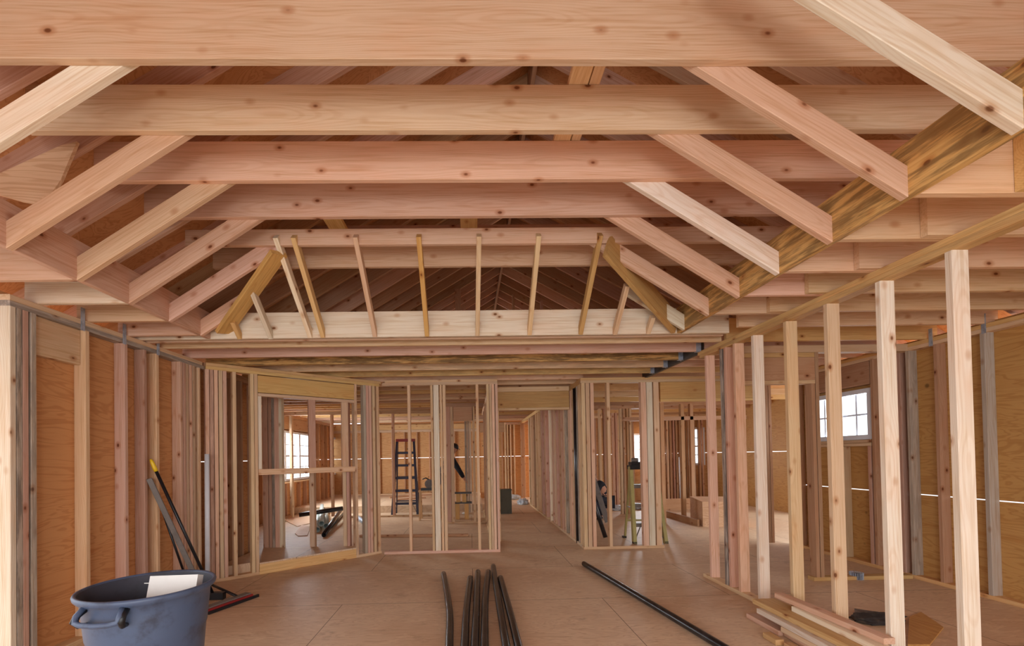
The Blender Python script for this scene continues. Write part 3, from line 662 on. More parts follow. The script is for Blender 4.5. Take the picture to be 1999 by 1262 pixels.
# far right room studs
for px, y, t in ((1172, 9.95, 'tan'), (1181, 9.95, 'dim'), (1198, 11.0, 'dpink'), (1204, 11.0, 'dpink'), (1213, 10.0, 'tan'), (1218.5, 10.0, 'dim'), (1226, 10.0, 'brn'), (1231.5, 10.0, 'tan')):
    p = at(px, 950, 'Y', y); o = box_board('stud', p.x, p.x+.05, y, y+.089, .001, PLT, tint=t)
    auto('rr', o, '{o} stud in the middle of the room behind the far right partition', 'stud', 'studs in the room behind the far right partition')
plate(2.6, 4.2, 10.0, 10.089, PLT, TOP, 'top plate in the middle of the room behind the far right partition', tint='dim')
for px in (1162, 1170, 1190, 1201, 1208, 1236, 1252, 1262, 1296, 1303, 1309, 1316, 1321, 1328, 1337, 1341, 1348, 1356, 1366, 1372):
    p = at(px, 930, 'Y', 12.6); t = random.choice(['dpink', 'brn', 'dim', 'tan'])
    o = box_board('stud', p.x, p.x+random.uniform(.035, .058), 12.6, 12.689, .001, PLT, tint=t)
    auto('rb', o, '{o} stud from the left along the back of the far right room', 'stud', 'studs along the back of the far right room')
plate(1.72, 6.9, 12.6, 12.689, PLT, TOP, 'top plate along the back of the far right room', tint='tan')
for px, y in ((1292, 8.6), (1332, 9.2), (1350, 9.2)):
    p = at(px, 930, 'Y', y); o = box_board('stud', p.x, p.x+.07, y, y+.089, .001, PLT, tint='brn')
    auto('rm', o, '{o} brown stud from the left seen through the doorway right of the far right partition', 'stud', 'studs seen through the right doorway')
plate(3.2, 5.8, 9.2, 9.289, 2.05, 2.126, 'plate seen through the doorway right of the far right partition', tint='dim')

# side room on the right: cross partition and outer wall
YP = 4.57
o = box_board('door_header', 2.70, 3.62, YP, YP+.085, 2.10, 2.34, tint='brn'); tag(o, 'brown header of the doorway inside the right side room', 'header')
o = box_board('header_plate', 2.70, 3.62, YP, YP+.089, 2.062, 2.099, tint='tan'); tag(o, 'thin plate under the header inside the right side room', 'plate')
plate(2.62, 4.62, YP, YP+.089, PLT, TOP, 'top plate of the cross partition in the right side room', tint='tan')
o = box_board('header_plate', 2.70, 3.62, YP, YP+.089, 2.342, 2.389, tint='yel'); tag(o, 'upper plate over the header inside the right side room', 'plate')
studY(3.58, YP, T, 2.06, key='xj', tmpl='{o} jamb stud of the doorway in the right side room', grp='doorway jambs in the right side room', tint='brn')
studY(3.625, YP, key='xj', tmpl='{o} jamb stud of the doorway in the right side room', grp='doorway jambs in the right side room', tint='dim')
plate(3.55, 4.60, YP, YP+.089, 0, T, 'bottom plate of the cross partition in the right side room', tint='yel')
G6 = 'studs of the right outer wall'
for px, t, wn, lb in ((1917, 'grey', .04, 'greyish stud nearest in the right outer wall, against the plywood'), (1825, 'brn', 0, 'thin-looking second stud of the right outer wall'), (1770, 'grey', .3, 'stained stud with a dark knot in the right outer wall'), (1752, 'dpink', .15, 'purplish stud beside the stained one in the right outer wall')):
    p = at(px, 800, 'X', XE)
    o = box_board('stud', XE, XE+.089, p.y-T, p.y, T, PLT, tint=t, worn=wn); tag(o, lb, 'stud', G6)
for y, z1, t in ((5.02, PLT, 'brn'), (5.08, 1.40, 'dpink'), (5.45, 1.40, 'tan'), (5.92, 1.40, 'dpink'), (5.98, 1.40, 'tan'), (6.03, PLT, 'dim'), (6.2, PLT, 'brn')):
    studX(XE, y-T, T, z1, key='ro', tmpl='{o} nearest stud around the small window of the right outer wall', grp='studs around the small right window', tint=t)
o = box_board('window_header', XE, XE+.085, 5.03, 6.02, 2.12, 2.389, tint='brn'); tag(o, 'header above the small window in the right outer wall', 'header')
for z in (1.402, 1.441): 
    o = box_board('window_sill', XE, XE+.089, 5.04, 6.0, z, z+.036, tint='tan'); tag(o, ['lower', 'upper'][z > 1.42]+' sill board below the small window in the right outer wall', 'sill')
plate(XE, XE+.089, -.3, 6.3, PLT, PLT+T, 'lower top plate of the right outer wall', tint='tan')
plate(XE, XE+.089, -.3, 6.3, PLT+T, TOP, 'upper top plate of the right outer wall', tint='yel')
plate(XE, XE+.089, -.3, 6.3, 0, T, 'bottom plate of the right outer wall', tint='yel')

# attic framing seen through the slot above the tray's far beam
for i, (px, yy, t) in enumerate(((797, 8.5, 'dpink'), (888, 7.6, 'dim'), (866, 9.6, 'dpink'), (1000, 9.0, 'dim'), (1023, 10.0, 'tan'), (1055, 8.6, 'dpink'), (1120, 8.2, 'dim'), (1185, 9.0, 'dim'))):
    yy = min([4.38+.412*k for k in range(24)], key=lambda q: abs(q-yy)); p = at(px, 570, 'Y', yy); zt = roof_z(p.x)+.02
    o = box_board('attic_post', p.x, p.x+(.10 if i == 1 else .045), yy, yy+.089, TOP+.236, zt, tint=t)
    auto('ap', o, '{o} of the thin attic posts seen through the slot above the pale knotty beam', 'post', 'attic posts')
for i in range(5):
    y = 12.0+.45*i; z = 3.55+.12*i
    o = box_board('attic_tie', -.6-.1*i, 1.8, y, y+T, z-.3, z-.12, tint='dim'); auto('at', o, '{o} nearest tie board deep in the attic', 'tie board', 'tie boards deep in the attic')

# ------------------------------------------------------------------ windows
def window(n, axis, c, a0, a1, z0, z1, cols, rows, mull, label, jamb=.10):
    """white vinyl window; plane across X or Y at c; one pane per sash column"""
    f = .055
    root = empty('window_%d' % n, ((c, (a0+a1)/2, z0) if axis == 'X' else ((a0+a1)/2, c, z0)))
    tag(root, label, 'window', kind='structure')
    L = root.location
    def bx(u0, u1, v0, v1, d0, d1):
        return (c+d0-L.x, c+d1-L.x, u0-L.y, u1-L.y, v0-L.z, v1-L.z) if axis == 'X' else (u0-L.x, u1-L.x, c+d0-L.y, c+d1-L.y, v0-L.z, v1-L.z)
    fr = [bx(a0, a1, z0, z0+f, -jamb/2, jamb/2), bx(a0, a1, z1-f, z1, -jamb/2, jamb/2), bx(a0, a0+f, z0+f, z1-f, -jamb/2, jamb/2), bx(a1-f, a1, z0+f, z1-f, -jamb/2, jamb/2)]
    w = (a1-a0)/mull
    for k in range(1, mull): fr.append(bx(a0+w*k-.05, a0+w*k+.05, z0+f, z1-f, -jamb/2, jamb/2))
    wf = mesh_boxes('window_frame', fr, VINYL, root)
    mt = []; m = .011
    for k in range(mull):
        u0 = a0+w*k+(f if k == 0 else .05); u1 = a0+w*(k+1)-(f if k == mull-1 else .05)
        for i in range(1, cols): u = u0+(u1-u0)*i/cols; mt.append(bx(u-m, u+m, z0+f, z1-f, -.008, .008))
        for j in range(1, rows):
            v = z0+f+(z1-z0-2*f)*j/rows; mm = .022 if (rows == 4 and j == 2) else m
            mt.append(bx(u0, u1, v-mm, v+mm, -.009, .009))
    mesh_boxes('muntin_bars', mt, VINYL, wf)
    mesh_boxes('pane', [bx(a0+f, a1-f, z0+f, z1-f, -.002, .002)], GLASS, wf)
window(1, 'X', 4.70, 5.05, 6.02, 1.48, 2.08, 2, 2, 2, 'small white window with bars in the right outer wall')
window(2, 'X', -4.44, 9.75, 12.45, .86, 2.06, 2, 4, 3, 'wide white triple window in the far left room')
window(3, 'X', -4.44, 14.2, 15.6, .86, 2.06, 2, 4, 1, 'narrow glimpse of a white window beyond the wide one at the far left')
window(4, 'Y', 12.90, 4.72, 5.25, 1.02, 1.95, 1, 4, 1, 'slim white window seen beyond the far right partition')
window(5, 'Y', 12.90, 6.35, 6.85, 1.0, 2.1, 1, 4, 1, 'slim white window beside the right end post, far back')


# ------------------------------------------------------------------ things on the floor
def black_pipe(px, lb, z=.03, r=.030, ext=.9, grp='black pipes lying on the floor'):
    pts = [at(x, y, 'Z', z) for x, y in px]
    d = (pts[-1]-pts[-2]).normalized(); pts.append(pts[-1]+d*ext)
    # smooth through the points
    out = []
    for i in range(len(pts)-1):
        p0 = pts[max(i-1, 0)]; p1 = pts[i]; p2 = pts[i+1]; p3 = pts[min(i+2, len(pts)-1)]
        for k in range(6):
            t = k/6; out.append(.5*((2*p1)+(p2-p0)*t+(2*p0-5*p1+4*p2-p3)*t*t+(3*p1-p0-3*p2+p3)*t**3))
    out.append(pts[-1])
    o = tube('black_pipe', out, r, BLACKPIPE, hollow=.005); tag(o, lb, 'pipe', grp)
black_pipe([(866, 1121), (873, 1160), (878, 1203), (877, 1262)], 'bent black pipe on the floor, leftmost and apart from the bunch')
black_pipe([(918, 1129), (911, 1190), (907, 1262)], 'thick black pipe, left one of the bunch on the floor')
black_pipe([(933, 1117), (930, 1190), (927, 1262)], 'black pipe second from the left in the bunch on the floor')
black_pipe([(953, 1117), (947.5, 1172), (946, 1262)], 'black pipe third from the left in the bunch on the floor')
black_pipe([(963, 1106), (968, 1140), (988, 1262)], 'black pipe reaching farthest back in the bunch on the floor')
black_pipe([(977, 1129), (991, 1179), (1012, 1262)], 'rightmost black pipe of the bunch on the floor')
black_pipe([(1140, 1101), (1270, 1179), (1408, 1262)], 'long straight black pipe lying diagonally at the right of the floor')

# rubbish bin
bin_ = empty('rubbish_bin', (-1.775, 2.49, 0)); tag(bin_, 'big blue-grey plastic rubbish bin with a white box inside', 'bin')
prof = [(0, .004), (.205, .004), (.215, .02), (.236, .25), (.250, .44), (.2545, .455), (.256, .47), (.268, .60), (.272, .645), (.285, .655), (.296, .668), (.299, .682), (.294, .692), (.284, .692), (.280, .684)]
prof = [(r*1.065, z) for r, z in prof]
lathe('body', prof, BIN, bin_)
lathe('liner_wall', [(.299, .684), (.290, .665), (.279, .60), (.262, .47), (.245, .25), (.222, .03), (0, .028)], BININ, bin_)
hp_ = at(208, 1184, 'Z', .66); ang = math.atan2(hp_.y-2.49, hp_.x+1.775)
def bin_handle(a):
    h = empty('handle', (0, 0, 0)); h.parent = bin_
    def q(rr, da, z): return (1.062*rr*math.cos(a+da), 1.062*rr*math.sin(a+da), z)
    pts = [q(.285, -.33, .655), q(.315, -.33, .625), q(.322, -.31, .598), q(.324, -.2, .592), q(.325, 0, .590), q(.324, .2, .592), q(.322, .31, .598), q(.315, .33, .625), q(.285, .33, .655)]
    hd_ = tube('handle', pts, .013, BIN, bin_, seg=10)
    for s in (-1, 1):
        tube('handle_bracket', [q(.275, s*.36, .648), q(.305, s*.36, .625), q(.318, s*.35, .600), q(.300, s*.35, .575), q(.268, s*.36, .57)], [.018, .016, .018, .014, .010], BLACK, hd_, seg=8)
    bpy.data.objects.remove(h)
bin_handle(ang); bin_handle(ang+math.pi)
p0 = at(299, 1130, 'Y', 2.58); p1 = at(389, 1124, 'Y', 2.58)
wb = empty('white_box', (0, 0, 0))
tag(wb, 'white cardboard box standing in the rubbish bin', 'box')
cx_ = (p0.x+p1.x)/2; zt = (p0.z+p1.z)/2; bw = (p1.x-p0.x)/2
wb.location = (cx_, 2.49, .36); wb.rotation_euler = (-.30, .0, math.radians(3))
mesh_boxes('carton', [(-bw, bw, -.03, .03, 0, zt-.34)], PAPER, wb)
mesh_boxes('flap', [(-bw-.028, -bw, -.025, .025, zt-.36-.02, zt-.36-.016)], PAPER, wb)

# brooms and poles against the left wall
def rod(name, a, b, r, mat, parent=None, seg=12): return tube(name, [a, b], r, mat, parent, seg=seg)
bt = at(294, 897, 'X', -2.925); bb = at(418, 1165, 'Z', .03); bb.y = bb.y
br_ = empty('black_broom', (0, 0, 0)); tag(br_, 'black pole with a yellow tip leaning on the left wall', 'broom')
dv = (bb-bt).normalized()
rod('pole', bt+dv*.09, bb, .014, BLACK, br_); tube('grip_tip', [bt, bt+dv*.03, bt+dv*.09, bt+dv*.12], [.009, .016, .018, .017], YEL, br_, seg=12)
mesh_boxes('broom_head', [(bb.x-.13, bb.x+.10, bb.y-.03, bb.y+.03, .003, .07)], BLACK, br_)
g0 = at(291, 935, 'X', -2.945); g1 = at(385, 1135, 'Y', 4.45); g1.z = max(g1.z, .03); d = (g1-g0).normalized()
gb = empty('grey_pole', (0, 0, 0)); tag(gb, 'grey flat handle leaning between the black poles on the left wall', 'handle')
e = g0+d*((.02-g0.z)/d.z)
board('shaft', g0, e, .045, .02, (1, .4, 0), parent=gb, mat=GREYPL)
k0 = at(318, 1000, 'X', -2.95); k1 = at(358, 1115, 'Y', 4.55); d = (k1-k0).normalized(); e = k0+d*((.02-k0.z)/d.z)
tb = empty('thin_black_pole', (0, 0, 0)); tag(tb, 'short thin black pole leftmost of the poles behind the bin', 'pole')
rod('shaft', k0, e, .011, BLACK, tb)
# floor squeegee
sq = empty('floor_squeegee', (0, 0, 0)); tag(sq, 'floor squeegee with a red strip lying right of the bin', 'squeegee')
s0 = at(412, 1200, 'Z', .0); s1 = at(506, 1166, 'Z', .0); dr = (s1-s0).normalized(); nn = Vector((-dr.y, dr.x, 0))
def sqb(name, a, b, o0, o1, z0, z1, m):
    q = [s0+dr*a+nn*o0, s0+dr*b+nn*o0, s0+dr*b+nn*o1, s0+dr*a+nn*o1]
    return prism(name, [(v.x, v.y) for v in q], z0, z1, m, sq)
Ls = (s1-s0).length
sqb('rubber_blade', -.02, Ls, 0, .02, .002, .028, BLACK)
sqb('red_strip', -.02, Ls-.06, .012, .03, .028, .046, RED)
sqb('channel', -.02, Ls-.07, .03, .10, .02, .058, GREYPL)
h0 = s0+dr*(Ls*.62)+nn*.08+Vector((0, 0, .06)); h1 = at(400, 1136, 'Y', 4.85); rod('handle', h0, h1, .013, BLACK, sq)
o = tube('white_pipe', [at(404, 887, 'X', -2.86), (at(405, 1115, 'X', -2.86).x, at(405, 1115, 'X', -2.86).y, .002)], .024, PVC, hollow=.004); tag(o, 'white plastic pipe standing upright against the left wall', 'pipe')

# vertical black pipe by the far right partition
o = tube('black_pipe', [(1.635, 6.83, .002), (1.63, 6.83, 1.2), (1.628, 6.83, 2.385)], .033, BLACKPIPE, hollow=.005); tag(o, 'tall vertical black pipe beside the corridor entrance', 'pipe')
o = tube('black_pipe', [at(1182, 1050, 'Z', .03), at(1146, 940, 'Y', 7.35)], .034, BLACKPIPE, hollow=.005); tag(o, 'black pipe leaning inside the far right partition', 'pipe')
a = at(1186, 1020, 'Z', .02); b = at(1152, 915, 'Y', 8.9)
o = board('metal_plank', a, b, .10, .025, (1, -.3, 0), mat=GREYPL); tag(o, 'dull grey plank leaning in front of the crouching person', 'plank')

# dark stepladder and yellow stepladder
def ladder(name, loc, rz, bw, tw, h, sp, n, rail, cap, lb, tread):
    r = empty(name, loc, rz); tag(r, lb, 'stepladder')
    def mb(nm, a, b, wd, th, wdir, m):
        a = Vector(a); b = Vector(b); z = (b-a); L = z.length; z.normalize(); y = Vector(wdir); y = (y-z*y.dot(z)).normalized(); x = y.cross(z)
        o = mesh_boxes(nm, [(-th/2, th/2, -wd/2, wd/2, 0, L)], m, r); mw = Matrix.Identity(4)
        for i in range(3): mw[i][0] = x[i]; mw[i][1] = y[i]; mw[i][2] = z[i]; mw[i][3] = a[i]
        o.matrix_local = mw; return o
    for s in (-1, 1):
        mb('front_rail', (s*bw/2, -sp/2, 0), (s*tw/2, 0, h), .085, .05, (0, 1, 0), rail)
        mb('rear_rail', (s*bw/2*.96, sp/2, 0), (s*tw/2*.96, .03, h-.03), .045, .025, (0, 1, 0), rail)
        mb('spreader', (s*(bw*.6+tw*.4)/2, -sp*.26, h*.45), (s*(bw*.6+tw*.4)/2, sp*.24, h*.45), .02, .006, (0, 0, 1), GALV)
        for fy in (-1, 1): mesh_boxes('foot', [(s*bw/2-.025, s*bw/2+.025, fy*sp/2-.04, fy*sp/2+.04, 0, .03)], BLACK, r)
        mb('corner_brace', (s*(bw/2-.02), -sp/2+.02, .06), (s*(bw/2-.13), -sp/2*(1-.30/h)+.01, .27), .03, .006, (0, 1, 0), tread)
    for k in range(1, n):
        t = k/n; w_ = (bw*(1-t)+tw*t)/2; y = -sp/2*(1-t); z = h*t
        mesh_boxes('step', [(-w_+.012, w_-.012, y-.035, y+.045, z-.012, z+.012), (-w_+.012, w_-.012, y-.037, y-.03, z-.045, z)], tread, r)
    for k in (1, 3):
        if k < n: t = k/n; w_ = (bw*(1-t)+tw*t)/2*.95; mb('rear_bar', (-w_, sp/2*(1-t), h*t), (w_, sp/2*(1-t), h*t), .03, .01, (0, 0, 1), rail)
    mesh_boxes('top_cap', [(-tw/2-.025, tw/2+.025, -.07, .09, h-.045, h+.02)], cap, r)
    return r
ladder('stepladder', (-1.565, 10.80, 0), 0, .60, .40, 1.80, .55, 6, NAVY, REDCAP, 'tall dark stepladder with a red top standing in the far left room', NAVY)
ladder('stepladder', (2.70, 6.94, 0), math.radians(-2), .47, .38, 1.16, .50, 4, YELFIB, BLACK, 'short yellow stepladder standing behind the far right partition', GREYPL)
tt = empty('tool_tray', (2.70, 6.94, 1.182)); tag(tt, 'dark grey tool lying on top of the yellow stepladder', 'tool')
mesh_boxes('tool_case', [(-.20, .19, -.06, .07, 0, .05)], BLACK, tt); lathe('reel', [(0, 0), (.05, 0), (.055, .02), (.05, .06), (0, .065)], GREYPL, tt, seg=20, loc=(-.12, 0, .05)); lathe('knob', [(0, 0), (.04, 0), (.045, .03), (.03, .06), (0, .06)], GALV, tt, seg=20, loc=(.14, 0, .05))

# far left room floor clutter
def ppipe(a, b, r, m, lb, grp=None, nm='pale_pipe'):
    o = tube(nm, [a, b], r, m, hollow=.006); tag(o, lb, 'pipe', grp); return o
ppipe(at(619, 1035, 'Z', .055), at(621, 994, 'Z', .055), .054, GREYPIPE, 'left pale pipe of the three on the far left room floor', 'three pale pipes')
ppipe(at(637, 1028, 'Z', .055), at(636, 992, 'Z', .055), .054, GREYPIPE, 'right pale pipe of the three on the far left room floor', 'three pale pipes')
ppipe(at(627.5, 1023, 'Z', .145), at(628.5, 988, 'Z', .145), .052, GREYPIPE, 'top middle pale pipe of the three on the far left room floor', 'three pale pipes')
ppipe(at(584, 1006, 'Y', 9.15), at(669, 993, 'Y', 9.5), .046, BLACKPIPE, 'fat black pipe lying across the three pale pipes', nm='black_pipe')
ppipe(at(632, 1045, 'Z', .045), at(667, 994, 'Z', .19), .040, BLACKPIPE, 'dark pipe slanting beside the pale pipes in the far left room', nm='black_pipe')
ppipe(at(645, 1030, 'Z', .03), at(672, 1001, 'Z', .03), .028, BLACKPIPE, 'thin dark pipe half hidden under the slanting one', nm='black_pipe')
ppipe(at(698, 1011, 'Z', .06), at(722, 1027, 'Z', .06), .05, GALV, 'shiny metal duct piece on the floor left of the far left partition', nm='metal_duct')
def scrap(px, z, lb, m=PLY_SCRAP, th=.012):
    q = [at(x, y, 'Z', z) for x, y in px]
    o = prism('plywood_offcut', [(v.x, v.y) for v in q], z, z+th, m); tag(o, lb, 'offcut'); return o
scrap([(551, 1015), (580, 1029), (606, 1023), (606, 1012), (575, 1010)], .002, 'large plywood offcut on the far left room floor')
scrap([(576, 1043), (582, 1048), (600, 1047), (607, 1027), (588, 1027)], .002, 'small clipped plywood offcut in front of the large one')
a = at(702, 1050, 'Z', .0); b = at(914, 1048, 'Z', .0)
o = board('loose_board', a+Vector((0, .04, .019)), b+Vector((0, .04, .019)), .089, T, (0, 1, 0), tint='brn'); tag(o, 'long loose board lying on the floor behind the far left partition', 'board')
for i, (x0, y0, x1, y1) in enumerate(((760, 972, 800, 969), (775, 976, 830, 972), (805, 968, 845, 966))):
    a = at(x0, y0, 'Z', .19); b = at(x1, y1, 'Z', .19); o = board('loose_board', a, b, .089, T, (0, 1, 0), tint='brn'); auto('rbd', o, '{o} loose board from the left on the raised floor behind the dark stepladder', 'board', 'loose boards on the raised floor')
# sawhorse with a mitre saw, at the left of the person
sh = empty('sawhorse', (-.90, 9.85, 0)); tag(sh, 'wooden sawhorse under the saw behind the far left partition', 'sawhorse')
mesh_boxes('top_rail', [(-.26, .26, -.045, .045, .60, .64)], LUM, sh)
for sx in (-1, 1):
    for sy in (-1, 1):
        o = mesh_boxes('leg', [(-.02, .02, -.035, .035, 0, .62)], LUM, sh); o.location = (sx*.22, sy*.18, 0); o.rotation_euler = (sy*.22, 0, 0); o.color = (*lin(TINT['tan']), 1)
for o in sh.children: o.color = (*lin(TINT['tan']), 1)
ms = empty('mitre_saw', (-.90, 9.85, .64)); tag(ms, 'dark saw on the sawhorse, left of the standing person', 'saw')
mesh_boxes('base', [(-.20, .20, -.10, .10, 0, .05)], BLACK, ms)
tube('blade_guard', [(-.02, -.03, .14), (-.02, .03, .14)], .10, GREYPL, ms, seg=24)
tube('handle', [(.0, 0, .22), (-.10, 0, .27), (-.17, 0, .24)], .014, BLACK, ms, seg=10); mesh_boxes('motor', [(.02, .16, -.05, .06, .10, .22)], NAVY, ms)
# stand of boards on blocks
ws = empty('board_stand', (-.19, 9.8, 0)); tag(ws, 'low stack of dark boards on wooden blocks beside the standing person', 'board stack')
mesh_boxes('shelf_board', [(-.22, .2, -.12, .12, .345, .37)], BLACK, ws); mesh_boxes('shelf_board', [(-.22, .2, -.12, .12, .56, .585)], BLACK, ws)
for x, z0, z1 in ((-.12, 0, .345), (.08, 0, .345), (-.10, .37, .56), (.03, .37, .56)):
    o = mesh_boxes('wood_block', [(x-.04, x+.05, -.08, .08, z0, z1)], LUM, ws); o.color = (*lin(TINT['yel']), 1)
o = mesh_boxes('roll_of_tape', [(-.03, .03, -.02, .02, 0, .03)], PAPER); bpy.data.objects.remove(o)
o = lathe('paper_plate', [(0, .02), (.08, .02), (.085, .0), (.09, 0)], PAPER, seg=24, loc=tuple(at(909, 1003, 'Z', .001))); tag(o, 'small white disc on the floor beyond the closet front', 'plate')  # flat white lid, modelled as a plain disc

# corridor things
bx_ = empty('waste_box', (.83, 10.6, 0)); tag(bx_, 'dark olive box standing in the corridor', 'box')
mesh_boxes('carton', [(-.16, .12, -.12, .12, 0, .55)], BOXG, bx_); mesh_boxes('rim', [(-.17, .13, -.13, .13, .55, .575)], BOXG, bx_)
def lump(name, loc, sx, sy, sz, m, lb, cat, grp=None, seed=0):
    bm = bmesh.new(); bmesh.ops.create_icosphere(bm, subdivisions=4, radius=1)
    for v in bm.verts:
        n = noise.noise(v.co*2.2+Vector((seed, seed, 0)))*.35+noise.noise(v.co*6+Vector((0, seed, 3)))*.15
        v.co *= 1+n; v.co.x *= sx; v.co.y *= sy; v.co.z = max(v.co.z*sz, -sz*.62)
    for f in bm.faces: f.smooth = True
    zmin = min(v.co.z for v in bm.verts)
    for v in bm.verts: v.co.z -= zmin
    me = bpy.data.meshes.new(name); bm.to_mesh(me); bm.free(); o = link(name, me, m); o.location = (loc[0], loc[1], loc[2]); tag(o, lb, cat, grp); return o
p = at(1022, 986, 'Z', 0); lump('plastic_bag', (p.x, p.y+.1, 0), .16, .12, .10, BAG, 'crumpled shiny bag on the corridor floor, the nearer of two', 'bag', None, 1)
p = at(1003, 976, 'Z', 0); lump('plastic_bag', (p.x, p.y+.1, 0), .22, .12, .09, BAG, 'crumpled bag farther down the corridor behind the olive box', 'bag', None, 5)
p = at(1206, 997, 'Z', 0); lump('plastic_bag', (p.x, p.y, 0), .13, .1, .08, BAG, 'pale bag on the floor right of the crouching person', 'bag', None, 9)
p = at(1243, 995, 'Z', 0); lump('plastic_bag', (p.x, p.y, 0), .12, .1, .09, BAG, 'pale bag on the floor seen through the yellow stepladder', 'bag', None, 12)
# far right room: step box, kerbs, conduit
sb = empty('step_box', (4.5, 8.4, 0)); tag(sb, 'plywood step box at the foot of the right doorway', 'box')
q = [(4.22-4.5, 8.06-8.4), (4.50-4.5, 9.1-8.4), (5.2-4.5, 8.9-8.4), (4.92-4.5, 7.86-8.4)]
prism('box_side', [(x*.97, y*.97) for x, y in q], .002, .44, PLY_SCRAP, sb); prism('box_top', q, .44, .462, PLY_SCRAP, sb)
o = box_board('kerb_board', 4.17, 4.208, 8.15, 11.4, .001, .12, tint='brn'); tag(o, 'long board on edge leading to the step box', 'board')
o = box_board('kerb_board', 4.25, 6.2, 10.55, 10.588, .001, .27, tint='brn'); tag(o, 'brown board on edge behind the step box', 'board')
p = at(1328, 893, 'Y', 12.3); o = tube('conduit', [(p.x, 12.35, .001), (p.x-.03, 12.3, p.z)], .018, PVC); tag(o, 'thin pale conduit leaning at the back of the far right room', 'conduit')
for px, y, w_, zb, lb in ((1352, 12.45, .17, .9, 'long pale board catching light at the back right'), ):
    p = at(px-6, 930, 'Y', y); o = box_board('loose_board', p.x, p.x+w_, y, y+.02, .001, PLT-.1, tint='pale'); tag(o, lb, 'board')

# side room floor things
nb = empty('nail_coil', tuple(at(1672, 1131, 'Z', 0))); tag(nb, 'small dark coil of nails on the floor of the right side room', 'nails')
lathe('drum', [(0, .0), (.05, 0), (.052, .03), (.05, .055), (0, .055)], BLACK, nb, seg=24)
bm = bmesh.new()
for k in range(26):
    a = 2*math.pi*k/26; v = bmesh.ops.create_cone(bm, cap_ends=True, segments=6, radius1=.0035, radius2=.0035, depth=.07)['verts']
    bmesh.ops.translate(bm, vec=(.058*math.cos(a), .058*math.sin(a), .036), verts=v)
me = bpy.data.meshes.new('nail_ring'); bm.to_mesh(me); bm.free(); link('nail_ring', me, GALV, nb)
lump('charred_rubbish', tuple(at(1712, 1213, 'Z', .002)), .20, .10, .035, DARKSCRAP, 'dark crumpled rubbish behind the board pile', 'rubbish', None, 21)
a = at(1668, 1192, 'Z', .02); b = at(1738, 1203, 'Z', .02); o = board('loose_board', a, b, .05, .02, (0, 1, 0), tint='grey', worn=.9); tag(o, 'thin dark stick lying across the rubbish', 'stick')
scrap([(1775, 1208), (1798, 1198), (1822, 1214), (1842, 1228), (1815, 1262), (1772, 1262)], .002, 'orange plywood offcut on the floor of the right side room', PLY_R)  # added panel in place of a reflection-like patch, not a real offcut

# board pile by the right stud wall
def fboard(a, b, z, wd, th, lb, t, ext=.0, grp='boards in the pile by the right stud wall', worn=0):
    a = at(*a, 'Z', z); b = at(*b, 'Z', z); d = (b-a).normalized(); b = b+d*ext; s = Vector((-d.y, d.x, 0)); s = s if s.x > 0 else -s
    o = board('loose_board', a+s*wd/2-Vector((0, 0, th/2)), b+s*wd/2-Vector((0, 0, th/2)), wd, th, s, tint=t, worn=worn); tag(o, lb, 'board', grp); return o
fboard((1512, 1158), (1725, 1247), .240, .072, T, 'topmost pinkish board of the pile, closest to the studs', 'pink', .0)
fboard((1545, 1184), (1706, 1260), .201, .085, T, 'board directly under the topmost one of the pile', 'pale', .2)
fboard((1469, 1170), (1654, 1260), .162, .185, T, 'wide yellowish board in the middle of the pile', 'yel', .4)
fboard((1477, 1188), (1614, 1260), .123, .19, T, 'whitish edged board under the wide yellowish one', 'pale', .4)
fboard((1524, 1224), (1595, 1260), .084, .20, T, 'tan board low in the pile', 'tan', .5)
fboard((1530, 1232), (1575, 1260), .045, .20, T, 'lowest board of the pile, pinkish and touching the floor', 'pink', .5)
fboard((1457, 1198), (1519, 1232), .040, .085, T, 'short pink board lying left of the pile', 'pink', 0)
for (x0, y0, x1, y1), lb, t in (((1489, 1235, 1514, 1250), 'small orange wood block beside the pile', 'yel'), ((1530, 1255, 1552, 1268), 'small brown wood block at the bottom edge of the picture', 'brn')):
    fboard((x0, y0), (x1, y1), .042, .06, .04, lb, t, 0, 'wood blocks beside the pile')

